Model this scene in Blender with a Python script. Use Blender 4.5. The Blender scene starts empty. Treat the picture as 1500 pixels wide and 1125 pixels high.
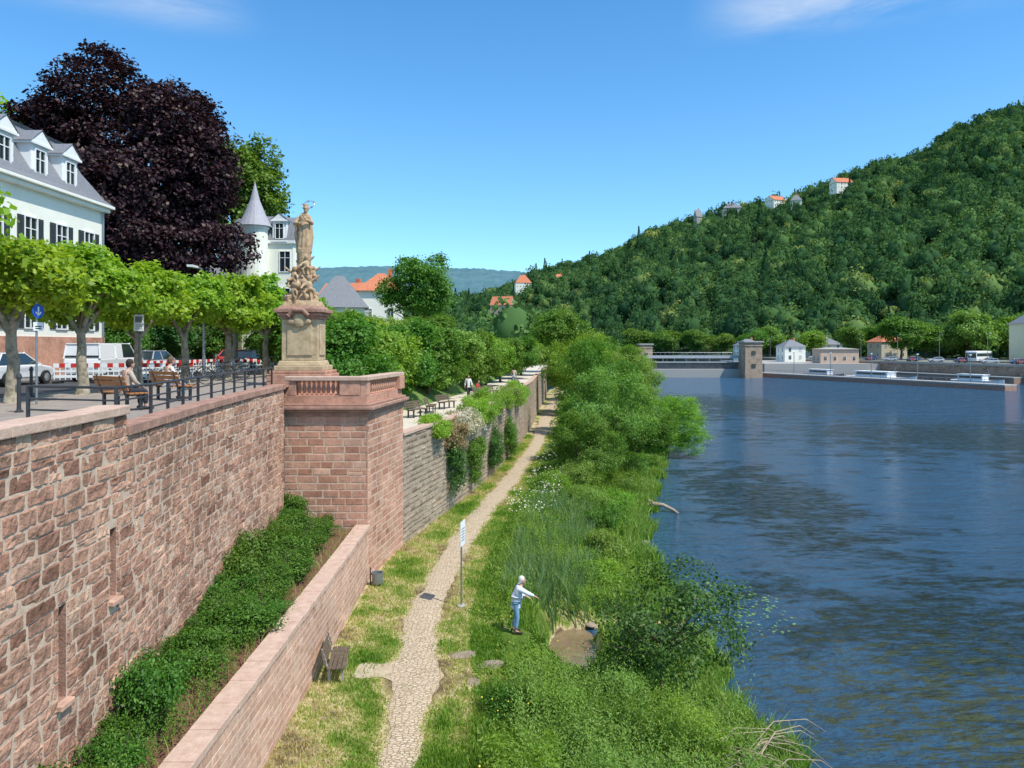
import bpy, math, random
import numpy as np
from mathutils import Vector, Matrix
random.seed(7)
scene=bpy.context.scene
COL=scene.collection
rad=math.radians
U=random.uniform
KIDS={}
# ------------------------------------------------------------ materials
def nodes(name):
    m=bpy.data.materials.new(name); m.use_nodes=True
    nt=m.node_tree
    for n in list(nt.nodes): nt.nodes.remove(n)
    out=nt.nodes.new('ShaderNodeOutputMaterial')
    return m,nt,out
def N(nt,t,**k):
    n=nt.nodes.new(t)
    for a,b in k.items(): setattr(n,a,b)
    return n
def c4(c): return (c[0],c[1],c[2],1)
def ramp(nt,cols,pos=None):
    r=N(nt,'ShaderNodeValToRGB'); e=r.color_ramp.elements
    while len(e)<len(cols): e.new(0.5)
    for i,c in enumerate(cols):
        e[i].position=(pos[i] if pos else i/(len(cols)-1)); e[i].color=c4(c)
    return r
def mat(name,c1,c2=None,rough=.8,scale=3,bump=0,bscale=25,metal=0,spec=.3,attr=None,det=6):
    m,nt,out=nodes(name)
    p=N(nt,'ShaderNodeBsdfPrincipled'); nt.links.new(p.outputs[0],out.inputs[0])
    p.inputs['Roughness'].default_value=rough; p.inputs['Metallic'].default_value=metal
    p.inputs['Specular IOR Level'].default_value=spec
    if c2 is None: c2=tuple(x*.82 for x in c1)
    tc=N(nt,'ShaderNodeTexCoord')
    no=N(nt,'ShaderNodeTexNoise'); no.inputs['Scale'].default_value=scale; no.inputs['Detail'].default_value=det
    no.inputs['Roughness'].default_value=.65
    nt.links.new(tc.outputs['Object'],no.inputs['Vector'])
    r=ramp(nt,[c1,c2],[.35,.65]); nt.links.new(no.outputs['Fac'],r.inputs[0])
    nt.links.new(r.outputs[0],p.inputs['Base Color'])
    if bump:
        n2=N(nt,'ShaderNodeTexNoise'); n2.inputs['Scale'].default_value=bscale; n2.inputs['Detail'].default_value=5
        nt.links.new(tc.outputs['Object'],n2.inputs['Vector'])
        b=N(nt,'ShaderNodeBump'); b.inputs['Strength'].default_value=bump; b.inputs['Distance'].default_value=.03
        nt.links.new(n2.outputs['Fac'],b.inputs['Height']); nt.links.new(b.outputs[0],p.inputs['Normal'])
    return m
def stone_mat(name,cols,rough=.9,bump=.6,bscale=18,stain=.5,big=.66):
    m,nt,out=nodes(name)
    p=N(nt,'ShaderNodeBsdfPrincipled'); nt.links.new(p.outputs[0],out.inputs[0])
    p.inputs['Roughness'].default_value=rough; p.inputs['Specular IOR Level'].default_value=.15
    a=N(nt,'ShaderNodeAttribute'); a.attribute_name='tint'
    r=ramp(nt,cols); nt.links.new(a.outputs['Fac'],r.inputs[0])
    tc=N(nt,'ShaderNodeTexCoord')
    no=N(nt,'ShaderNodeTexNoise'); no.inputs['Scale'].default_value=5; no.inputs['Detail'].default_value=9; no.inputs['Roughness'].default_value=.75
    nt.links.new(tc.outputs['Object'],no.inputs['Vector'])
    r2=ramp(nt,[(1-stain,)*3,(1,1,1),(1.3,1.27,1.22)],[.3,.5,.72]); nt.links.new(no.outputs['Fac'],r2.inputs[0])
    mx=N(nt,'ShaderNodeMix',data_type='RGBA',blend_type='MULTIPLY'); mx.inputs[0].default_value=1
    nt.links.new(r.outputs[0],mx.inputs[6]); nt.links.new(r2.outputs[0],mx.inputs[7])
    n3=N(nt,'ShaderNodeTexNoise'); n3.inputs['Scale'].default_value=.6; n3.inputs['Detail'].default_value=6; n3.inputs['Roughness'].default_value=.65
    nt.links.new(tc.outputs['Object'],n3.inputs['Vector'])
    r3=ramp(nt,[(big,big*.97,big*.94),(1.05,1.03,1.0)],[.37,.56]); nt.links.new(n3.outputs['Fac'],r3.inputs[0])
    mx2=N(nt,'ShaderNodeMix',data_type='RGBA',blend_type='MULTIPLY'); mx2.inputs[0].default_value=.75
    nt.links.new(mx.outputs[2],mx2.inputs[6]); nt.links.new(r3.outputs[0],mx2.inputs[7])
    nt.links.new(mx2.outputs[2],p.inputs['Base Color'])
    n2=N(nt,'ShaderNodeTexNoise'); n2.inputs['Scale'].default_value=bscale; n2.inputs['Detail'].default_value=7
    nt.links.new(tc.outputs['Object'],n2.inputs['Vector'])
    b=N(nt,'ShaderNodeBump'); b.inputs['Strength'].default_value=bump; b.inputs['Distance'].default_value=.04
    nt.links.new(n2.outputs['Fac'],b.inputs['Height']); nt.links.new(b.outputs[0],p.inputs['Normal'])
    return m
def leaf_mat(name,cols,trans=.35,hv=.02,gl=.035):
    m,nt,out=nodes(name)
    a=N(nt,'ShaderNodeAttribute'); a.attribute_name='tint'
    r=ramp(nt,cols); nt.links.new(a.outputs['Fac'],r.inputs[0])
    oi=N(nt,'ShaderNodeObjectInfo')
    mr=N(nt,'ShaderNodeMapRange'); mr.inputs['To Min'].default_value=.5-hv; mr.inputs['To Max'].default_value=.5+hv
    nt.links.new(oi.outputs['Random'],mr.inputs['Value'])
    hs=N(nt,'ShaderNodeHueSaturation'); nt.links.new(mr.outputs[0],hs.inputs['Hue']); nt.links.new(r.outputs[0],hs.inputs['Color'])
    d=N(nt,'ShaderNodeBsdfDiffuse'); t=N(nt,'ShaderNodeBsdfTranslucent'); g=N(nt,'ShaderNodeBsdfGlossy')
    g.inputs['Roughness'].default_value=.5; g.inputs['Color'].default_value=(.6,.6,.5,1)
    nt.links.new(hs.outputs[0],d.inputs['Color'])
    br=N(nt,'ShaderNodeMix',data_type='RGBA',blend_type='MULTIPLY'); br.inputs[0].default_value=1
    br.inputs[7].default_value=(1.6,1.5,.6,1); nt.links.new(hs.outputs[0],br.inputs[6]); nt.links.new(br.outputs[2],t.inputs['Color'])
    m1=N(nt,'ShaderNodeMixShader'); m1.inputs[0].default_value=trans
    nt.links.new(d.outputs[0],m1.inputs[1]); nt.links.new(t.outputs[0],m1.inputs[2])
    if gl:
        m2=N(nt,'ShaderNodeMixShader'); m2.inputs[0].default_value=gl
        nt.links.new(m1.outputs[0],m2.inputs[1]); nt.links.new(g.outputs[0],m2.inputs[2]); nt.links.new(m2.outputs[0],out.inputs[0])
    else: nt.links.new(m1.outputs[0],out.inputs[0])
    return m
def glass_mat(name,c=(.02,.03,.035)):
    return mat(name,c,c,rough=.06,spec=.9)

M_red=stone_mat('sandstone_rough',[(.28,.145,.10),(.40,.22,.155),(.49,.29,.205),(.60,.40,.29)],bump=1,stain=.5,bscale=14,big=.55)
M_pink=stone_mat('sandstone_smooth',[(.48,.29,.21),(.56,.35,.26),(.64,.43,.33)],bump=.35,bscale=25,stain=.28,big=.72)
M_pier=stone_mat('sandstone_pier',[(.42,.21,.145),(.53,.29,.205),(.61,.38,.275)],bump=.35,bscale=22,stain=.35)
M_old=stone_mat('weathered_stone',[(.22,.165,.12),(.34,.26,.19),(.45,.35,.26)],bump=.9,stain=.5)
M_mortar=mat('mortar',(.64,.49,.37),(.48,.35,.26),scale=6,bump=.4)
M_cope=mat('coping_stone',(.62,.44,.34),(.48,.32,.24),scale=4,bump=.4,rough=.9)
M_dkcope=mat('dark_coping',(.46,.27,.20),(.28,.155,.115),scale=3,bump=.5,rough=.9)
M_yel=mat('yellow_sandstone',(.58,.45,.28),(.40,.29,.17),scale=3.5,bump=.5,bscale=12,rough=.9)
M_statue=mat('statue_sandstone',(.56,.40,.24),(.32,.20,.12),scale=4,bump=.8,bscale=10,rough=.9)
M_white=mat('render_cream',(.86,.85,.74),(.80,.79,.68),scale=.8,bump=.1,rough=.9)
M_wpaint=mat('white_paint',(.85,.85,.83),(.78,.78,.76),scale=2,rough=.5)
M_slate=mat('slate',(.15,.155,.17),(.24,.245,.26),scale=9,bump=.6,bscale=14,rough=.6)
M_tile=mat('red_roof_tile',(.60,.22,.11),(.46,.15,.08),scale=3,bump=.5,rough=.8)
M_glass=glass_mat('window_glass')
M_shut=mat('shutter_paint',(.035,.045,.045),(.05,.06,.06),scale=5,rough=.6)
M_iron=mat('dark_iron',(.03,.032,.035),(.05,.05,.055),rough=.45,spec=.5)
M_galv=mat('galvanised_steel',(.32,.34,.36),(.24,.26,.28),rough=.4,metal=.6)
M_wood=mat('bench_wood_orange',(.46,.19,.07),(.34,.14,.05),scale=8,rough=.55)
M_owood=mat('weathered_wood',(.17,.12,.08),(.10,.07,.05),scale=10,bump=.5,rough=.8)
M_concrete=mat('concrete',(.42,.40,.36),(.31,.29,.27),scale=4,bump=.3,rough=.9)
M_asph=mat('asphalt',(.07,.07,.072),(.055,.055,.057),scale=6,bump=.3,bscale=60)
M_pave=mat('pavement_slabs',(.33,.28,.24),(.26,.22,.19),scale=2,bump=.3,rough=.9)
M_gravel=mat('promenade_gravel',(.68,.60,.48),(.56,.49,.39),scale=3,bump=.3,bscale=50,rough=.95)
M_bark=mat('bark_mottled',(.42,.36,.27),(.18,.145,.10),scale=5,bump=.8,bscale=9,rough=.9)
M_dbark=mat('bark_dark',(.13,.10,.07),(.07,.055,.04),scale=7,bump=.8,bscale=9,rough=.9)
M_mulch=mat('mulch_soil',(.24,.11,.075),(.12,.065,.045),scale=16,bump=1,bscale=40,rough=1)
M_redp=mat('red_barrier_plastic',(.62,.04,.03),(.55,.035,.03),rough=.4)
M_blue=mat('blue_sign_paint',(.02,.10,.45),(.02,.09,.42),rough=.35)
M_tyre=mat('tyre_rubber',(.02,.02,.02),(.03,.03,.03),rough=.9)
M_rim=mat('wheel_rim',(.45,.45,.46),(.38,.38,.4),rough=.3,metal=.7)
M_lampg=mat('lamp_lens',(.75,.75,.72),(.7,.7,.68),rough=.1,spec=.8)
M_tail=mat('tail_lens',(.5,.02,.02),(.45,.02,.02),rough=.2,spec=.6)
M_skin=mat('skin',(.55,.33,.24),(.50,.29,.21),scale=8,rough=.55)
M_rock=mat('river_rock',(.36,.28,.21),(.22,.17,.13),scale=3,bump=.7,bscale=8,rough=.9)
def paint(name,c): return mat(name,c,tuple(x*.95 for x in c),rough=.25,spec=.6)

L_plane=leaf_mat('leaf_plane',[(.12,.25,.018),(.25,.42,.035),(.40,.56,.07)],.45)
L_beech=leaf_mat('leaf_copper_beech',[(.018,.009,.013),(.042,.018,.025),(.085,.038,.045)],.12,.01)
L_green=leaf_mat('leaf_green',[(.050,.13,.014),(.11,.23,.028),(.21,.35,.055)],.38)
L_willow=leaf_mat('leaf_willow',[(.085,.18,.025),(.19,.33,.06),(.32,.47,.13)],.4)
L_dark=leaf_mat('leaf_dark',[(.028,.085,.016),(.065,.155,.03),(.13,.25,.055)],.32)
L_brush=leaf_mat('leaf_brush',[(.09,.20,.018),(.20,.36,.04),(.34,.50,.085)],.44)
L_flow=leaf_mat('blossom',[(.12,.16,.05),(.55,.50,.40),(.80,.76,.68)],.3,.01)
L_hill=leaf_mat('leaf_hillwood',[(.036,.090,.038),(.075,.155,.052),(.125,.225,.07),(.29,.33,.10)],.25,.0,0)  # greens pushed towards blue so the colour carries some distance haze
L_grass=leaf_mat('grass_blades',[(.10,.22,.02),(.21,.36,.045),(.40,.43,.13),(.62,.52,.28)],.4,.0)
L_weed=leaf_mat('weed_blades',[(.08,.18,.022),(.18,.32,.045),(.30,.43,.10),(.48,.46,.22)],.44,.0)
L_yellow=leaf_mat('yellow_flower',[(.6,.5,.02),(.8,.7,.06)],.3,.0)
# ------------------------------------------------------------ builders
def meta(o,label,cat,group=None,kind=None):
    o["label"]=label; o["category"]=cat
    if group: o["group"]=group
    if kind: o["kind"]=kind
    return o
def empty(name,loc,label,cat,group=None,rz=0):
    o=bpy.data.objects.new(name,None); o.location=loc; o.rotation_euler=(0,0,rz); o.empty_display_size=.3
    COL.objects.link(o); KIDS[o.name]=[]
    return meta(o,label,cat,group)
def attach(o,p,world=False,loc=None):
    o.parent=p; KIDS.setdefault(p.name,[]).append(o); KIDS.setdefault(o.name,[])
    if world: o.location=-Vector(p.location)
    if loc is not None: o.location=loc
    return o
def inst(me,name,parent=None,loc=(0,0,0),rz=0,sc=None,mods=None):
    o=bpy.data.objects.new(name,me); o.location=loc; o.rotation_euler=(0,0,rz)
    if sc: o.scale=sc
    COL.objects.link(o); KIDS[o.name]=[]
    if parent: o.parent=parent; KIDS[parent.name].append(o)
    return o
def dup(root,loc,rz=0,sc=1.0,label=None):
    def rec(o,p):
        c=o.copy(); COL.objects.link(c); KIDS[c.name]=[]
        if p is not None: c.parent=p; KIDS[p.name].append(c)
        for k in KIDS[o.name]: rec(k,c)
        return c
    c=rec(root,None); c.location=loc; c.rotation_euler=(0,0,rz)
    c.scale=(sc,sc,sc) if not isinstance(sc,tuple) else sc
    if label: c["label"]=label
    return c
class MB:
    def __init__(s,m=None): s.v=[];s.f=[];s.mi=[];s.sm=[];s.t=[];s.mats=[];s.cur=0;s.smooth=False;s.tint=.5;(s.m(m) if m else None)
    def m(s,mt):
        if mt not in s.mats: s.mats.append(mt)
        s.cur=s.mats.index(mt); return s
    def add(s,vs,fs):
        b=len(s.v); s.v+= [tuple(x) for x in vs]
        for f in fs: s.f.append([b+i for i in f]); s.mi.append(s.cur); s.sm.append(s.smooth); s.t.append(s.tint)
    def hexa(s,p): s.add(p,[(0,3,2,1),(4,5,6,7),(0,1,5,4),(1,2,6,5),(2,3,7,6),(3,0,4,7)])
    def box(s,c,d,rz=0,top=1.0,M=None):
        hx,hy,hz=d[0]/2,d[1]/2,d[2]/2
        P=[(-hx,-hy,-hz),(hx,-hy,-hz),(hx,hy,-hz),(-hx,hy,-hz)]+[(a*top,b*top,hz) for a,b in((-hx,-hy),(hx,-hy),(hx,hy),(-hx,hy))]
        R=M if M is not None else Matrix.Rotation(rz,3,'Z')
        s.hexa([tuple(R@Vector(p)+Vector(c)) for p in P])
    def tube(s,pts,rs,n=10,caps=True):
        pts=[Vector(p) for p in pts]; vs=[]
        for i,p in enumerate(pts):
            d=(pts[min(i+1,len(pts)-1)]-pts[max(i-1,0)]).normalized()
            a=d.cross(Vector((1,0.03,0)) if abs(d.z)>.8 else Vector((0,0,1))).normalized(); b=d.cross(a)
            for k in range(n):
                t=2*math.pi*k/n; vs.append(p+(a*math.cos(t)+b*math.sin(t))*rs[i])
        fs=[]
        for i in range(len(pts)-1):
            for k in range(n):
                k2=(k+1)%n; fs.append((i*n+k,i*n+k2,(i+1)*n+k2,(i+1)*n+k))
        if caps: fs.append(tuple(range(n))); fs.append(tuple((len(pts)-1)*n+k for k in reversed(range(n))))
        s.add(vs,fs)
    def cyl(s,a,b,r,r2=None,n=12): s.tube([a,b],[r,r if r2 is None else r2],n)
    def lathe(s,c,prof,n=16):
        vs=[];fs=[]
        for r,z in prof:
            for k in range(n):
                t=2*math.pi*k/n; vs.append((c[0]+r*math.cos(t),c[1]+r*math.sin(t),c[2]+z))
        for i in range(len(prof)-1):
            for k in range(n):
                k2=(k+1)%n; fs.append((i*n+k,i*n+k2,(i+1)*n+k2,(i+1)*n+k))
        fs.append(tuple(reversed(range(n)))); fs.append(tuple((len(prof)-1)*n+k for k in range(n)))
        s.add(vs,fs)
    def ell(s,c,r,n=12,mm=8,M=None):
        vs=[];fs=[]
        for i in range(1,mm):
            ph=math.pi*i/mm
            for k in range(n):
                t=2*math.pi*k/n; v=Vector((r[0]*math.sin(ph)*math.cos(t),r[1]*math.sin(ph)*math.sin(t),r[2]*math.cos(ph)))
                if M is not None: v=M@v
                vs.append(v+Vector(c))
        v=Vector((0,0,r[2])); w=Vector((0,0,-r[2]))
        if M is not None: v=M@v; w=M@w
        vs+= [v+Vector(c),w+Vector(c)]
        a=len(vs)-2
        for i in range(mm-2):
            for k in range(n):
                k2=(k+1)%n; fs.append((i*n+k,(i+1)*n+k,(i+1)*n+k2,i*n+k2))
        for k in range(n):
            k2=(k+1)%n; fs.append((a,k,k2)); fs.append((a+1,(mm-2)*n+k2,(mm-2)*n+k))
        s.add(vs,fs)
    def prism(s,poly,z0,z1):
        n=len(poly); vs=[(x,y,z0) for x,y in poly]+[(x,y,z1) for x,y in poly]
        s.add(vs,[tuple(reversed(range(n))),tuple(range(n,2*n))]+[(i,(i+1)%n,n+(i+1)%n,n+i) for i in range(n)])
    def mesh(s,name):
        me=bpy.data.meshes.new(name); me.from_pydata(s.v,[],s.f)
        for mt in s.mats: me.materials.append(mt)
        me.polygons.foreach_set('material_index',s.mi); me.polygons.foreach_set('use_smooth',s.sm)
        a=me.attributes.new('tint','FLOAT','FACE'); a.data.foreach_set('value',s.t)
        me.update(); return me
    def obj(s,name,parent=None,bevel=0,world=False,loc=(0,0,0),rz=0):
        o=inst(s.mesh(name),name,None,loc,rz)
        if parent: attach(o,parent,world)
        if bevel:
            b=o.modifiers.new('b','BEVEL'); b.width=bevel; b.segments=2; b.limit_method='ANGLE'
        return o
def mesh_np(name,V,F,mt,tint=None):
    me=bpy.data.meshes.new(name); V=np.asarray(V,np.float32).reshape(-1,3); F=np.asarray(F,np.int32); k=F.shape[1]
    me.vertices.add(len(V)); me.vertices.foreach_set('co',V.ravel())
    me.loops.add(F.size); me.loops.foreach_set('vertex_index',F.ravel())
    me.polygons.add(len(F)); me.polygons.foreach_set('loop_start',np.arange(0,F.size,k,dtype=np.int32))
    if tint is not None:
        a=me.attributes.new('tint','FLOAT','POINT'); a.data.foreach_set('value',np.asarray(tint,np.float32))
    me.materials.append(mt); me.update(calc_edges=True); return me
def nrm(a): return a/(np.linalg.norm(a,axis=1,keepdims=True)+1e-9)
def leaf_geo(P,Nn,S,asp,rg,fold=.15):
    T=nrm(np.cross(Nn,rg.normal(size=P.shape))); B=np.cross(Nn,T)
    S=S[:,None]; a=T*S; b=B*S*asp; f=Nn*S*fold
    V=np.stack([P-a,P-b+f,P+a,P+b+f],1)
    return V.reshape(-1,3)
def qf(n): return np.arange(n*4,dtype=np.int32).reshape(-1,4)
def crown_mesh(name,lobes,ncl,per,cr,leaf,mt,seed,flat=.6,asp=.6,gap=.0,sp=.16,droop=0):
    rg=np.random.default_rng(seed)
    L=np.array([list(c)+list(r) for c,r in lobes],float)
    w=L[:,3]*L[:,5]+L[:,3]*L[:,4]; w/=w.sum()
    i=rg.choice(len(L),ncl,p=w); d=nrm(rg.normal(size=(ncl,3))+np.array([0,0,.15]))
    rr=np.clip(1-np.abs(rg.normal(0,sp,ncl)),.1,1.15)[:,None]
    C=L[i,:3]+d*L[i,3:6]*rr
    sz=L[:,3].max()
    g=np.sin(C[:,0]*5/sz+seed)+np.sin(C[:,1]*5.7/sz+1.3*seed)+np.sin(C[:,2]*6.3/sz+2*seed)
    C=C[g>-2+gap]; n=len(C)
    ct=rg.normal(.45,.17,n)
    k=np.repeat(np.arange(n),per); P=C[k]+rg.normal(size=(len(k),3))*cr*np.array([1,1,flat])
    cen=(L[:,:3]*w[:,None]).sum(0)
    out=nrm(P-cen); Nn=nrm(out*.5+np.array([0,0,.55])+rg.normal(size=P.shape)*.5)
    t=np.clip(ct[k]+rg.normal(0,.12,len(k)),0,1)
    S=leaf*rg.uniform(.6,1.25,len(k))
    return mesh_np(name,leaf_geo(P,Nn,S,asp,rg),qf(len(P)),mt,np.repeat(t,4))
def auto_lobes(c,r,n,seed,sub=.45,spread=.62,low=-.5):
    rg=random.Random(seed); L=[(c,(r[0]*.72,r[1]*.72,r[2]*.75))]
    for i in range(n):
        z=rg.uniform(low,.95); t=2.399963*i+rg.uniform(-.4,.4); q=math.sqrt(max(0,1-z*z))
        k=rg.uniform(.85,1.1)*spread; s=rg.uniform(.75,1.2)*sub
        L.append(((c[0]+r[0]*q*math.cos(t)*k,c[1]+r[1]*q*math.sin(t)*k,c[2]+r[2]*z*k),(r[0]*s,r[1]*s,r[2]*s)))
    return L
def trunk_mesh(name,h,r,crown_c,crown_r,nb,mt,seed,lean=(0,0),fork=.7):
    rg=random.Random(seed); b=MB().m(mt); b.smooth=True
    pts=[(0,0,-.3)];n=6
    for i in range(1,n+1):
        f=i/n; pts.append((lean[0]*f+rg.uniform(-1,1)*r*.25,lean[1]*f+rg.uniform(-1,1)*r*.25,h*f))
    b.tube(pts,[r*1.35]+[r*(1-.35*i/n) for i in range(1,n+1)],12)
    for i in range(nb):
        t=2*math.pi*i/nb+rg.uniform(-.4,.4); z=rg.uniform(-.3,.7); q=math.sqrt(1-z*z)*.75
        e=Vector((crown_c[0]+crown_r[0]*q*math.cos(t),crown_c[1]+crown_r[1]*q*math.sin(t),crown_c[2]+crown_r[2]*z*.8))
        s=Vector(pts[-1-(i%2)]); mid=s.lerp(e,.45)+Vector((rg.uniform(-1,1),rg.uniform(-1,1),rg.uniform(0,1)))*crown_r[0]*.08
        b.tube([s,mid,e],[r*.5,r*.33,r*.1],8)
        for j in range(2):
            e2=mid+(e-mid)*.5+Vector((rg.uniform(-1,1),rg.uniform(-1,1),rg.uniform(-.2,1)))*crown_r[0]*.4
            b.tube([mid,mid.lerp(e2,.5)+Vector((0,0,.05)),e2],[r*.25,r*.15,r*.05],6)
    return b.mesh(name)
def tree(loc,label,th,tr,c,r,nl,ncl,per,cr,leaf,mt,seed,bark=M_dbark,group=None,nb=6,name='tree',low=-.5,gap=0,sub=.45,spread=.62,extra=[],**kw):
    e=empty(name,loc,label,'tree',group)
    inst(trunk_mesh('trunk',th,tr,c,r,nb,bark,seed),'trunk',e)
    inst(crown_mesh('crown',auto_lobes(c,r,nl,seed,low=low,sub=sub,spread=spread)+extra,ncl,per,cr,leaf,mt,seed,gap=gap,**kw),'crown',e)
    return e
def bush(loc,label,r,nl,ncl,per,cr,leaf,mt,seed,group=None,name='bush',low=-.3,gap=0,cat='bush',**kw):
    e=empty(name,loc,label,cat,group)
    c=(0,0,r[2]*.85)
    b=MB().m(M_dbark); b.smooth=True; rg=random.Random(seed)
    for i in range(7):
        t=2*math.pi*i/7+rg.uniform(-.3,.3); q=rg.uniform(.3,.75)
        x,y=r[0]*q*math.cos(t),r[1]*q*math.sin(t)
        b.tube([(x*.15,y*.15,-.15),(x*.5,y*.5,r[2]*.6),(x,y,r[2]*rg.uniform(1,1.5))],[.045*r[0]**.5,.03*r[0]**.5,.008],6)
    b.obj('stem',e)
    inst(crown_mesh('foliage',auto_lobes(c,r,nl,seed,low=low,sub=.36,spread=.75),ncl,per,cr,leaf,mt,seed,gap=gap,**kw),'foliage',e)
    return e
# ------------------------------------------------------------ site lines
def itp(tab):
    a=np.array(tab,float); return lambda y: np.interp(y,a[:,0],a[:,1])
XP=itp([(0,-2.3),(16,-2.5),(20,-2.65),(25,-3.05),(28.9,-2.8),(33.8,-2.45),(40.7,-1.6),(51,0),(68.7,2.35),(105,5.3),(150,10),(230,24)])
PW=itp([(0,.75),(16,.78),(18.5,.92),(20.5,1.35),(22.5,1.1),(30,1.05),(50,1.25),(80,1.4),(230,1.4)])
XR=itp([(0,6.3),(18,6.6),(23,6.2),(30,6.6),(38,6.6),(48,8.8),(65,13),(84,17),(110,20),(150,27),(230,41),(300,35),(420,0),(520,-30)])
XW=itp([(0,-5.4),(29,-5.5),(33.9,-5.06),(41.5,-3.4),(51,-1.6),(62,0),(83,2.2),(105,3.8),(150,8),(230,22),(300,15),(420,-20),(520,-50)])
XB=itp([(0,-6.6),(10,-7.0),(13.6,-7.2),(16.4,-7.6),(19.3,-8.0),(24,-8.45),(28.9,-8.8),(35,-9)])
def sn(x,y,f,ph=0): return np.sin(x*f+ph+1.7*np.sin(y*f*.7+ph))*np.sin(y*f*1.13+ph*2+1.3*np.sin(x*f*.9))
def dry(x,y):
    d=.46+.30*sn(x,y,.55,1)+.24*sn(x,y,1.7,4)+.14*sn(x,y,4.1,2)
    xp=XP(y); d=d+np.where(x<xp-.9,np.clip((xp-.9-x)*.22,0,.4),0)-np.where(x>xp+1.6,.35,0)
    d=d+np.clip(.5-(np.abs(x-xp)-PW(y)/2),0,.5)*.7
    return np.clip(d,0,1)
def ZB(x,y):
    x=np.asarray(x,float); y=np.asarray(y,float)
    a=XP(y)+1.5; r=XR(y)+.35*np.sin(y*1.1)+.25*np.sin(y*2.7+1); t=np.clip((x-a)/(r-a),0,1); s=t*t*(3-2*t)
    z=1.3*(1-s)+np.where(x<a,0,1)*.10*sn(x,y,1.1,3)*np.clip((1-t)*4,0,1)+.02*sn(x,y,3,1)*(np.abs(x-XP(y))>.7)
    z=np.where(x>r,-(x-r)*.6,z)
    q=((x-1.95)/1.0)**2+((y-25.0)/2.4)**2
    z=z-np.clip(1.25-q,0,1)*1.30
    q2=((x-4.2)/2.4)**2+((y-26.8)/.8)**2
    z=z-np.clip(1.2-q2,0,1)*.9
    return np.clip(z,-1.5,3)
def grid(name,X,Y,Z,mt,tint=None):
    h,w=X.shape; V=np.stack([X,Y,Z],-1).reshape(-1,3)
    i=np.arange(h*w).reshape(h,w); F=np.stack([i[:-1,:-1],i[:-1,1:],i[1:,1:],i[1:,:-1]],-1).reshape(-1,4)
    return mesh_np(name,V,F,mt,None if tint is None else tint.ravel())
# ---- ground (river bed + land base)
g=MB().m(mat('riverbed',(.10,.08,.05),(.06,.05,.035),scale=.2)); g.add([(-4000,-600,-1.6),(4000,-600,-1.6),(4000,6000,-1.6),(-4000,6000,-1.6)],[(0,1,2,3)])
meta(g.obj('ground'),'muddy brown base ground reaching the horizon','ground',kind='structure')
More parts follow.
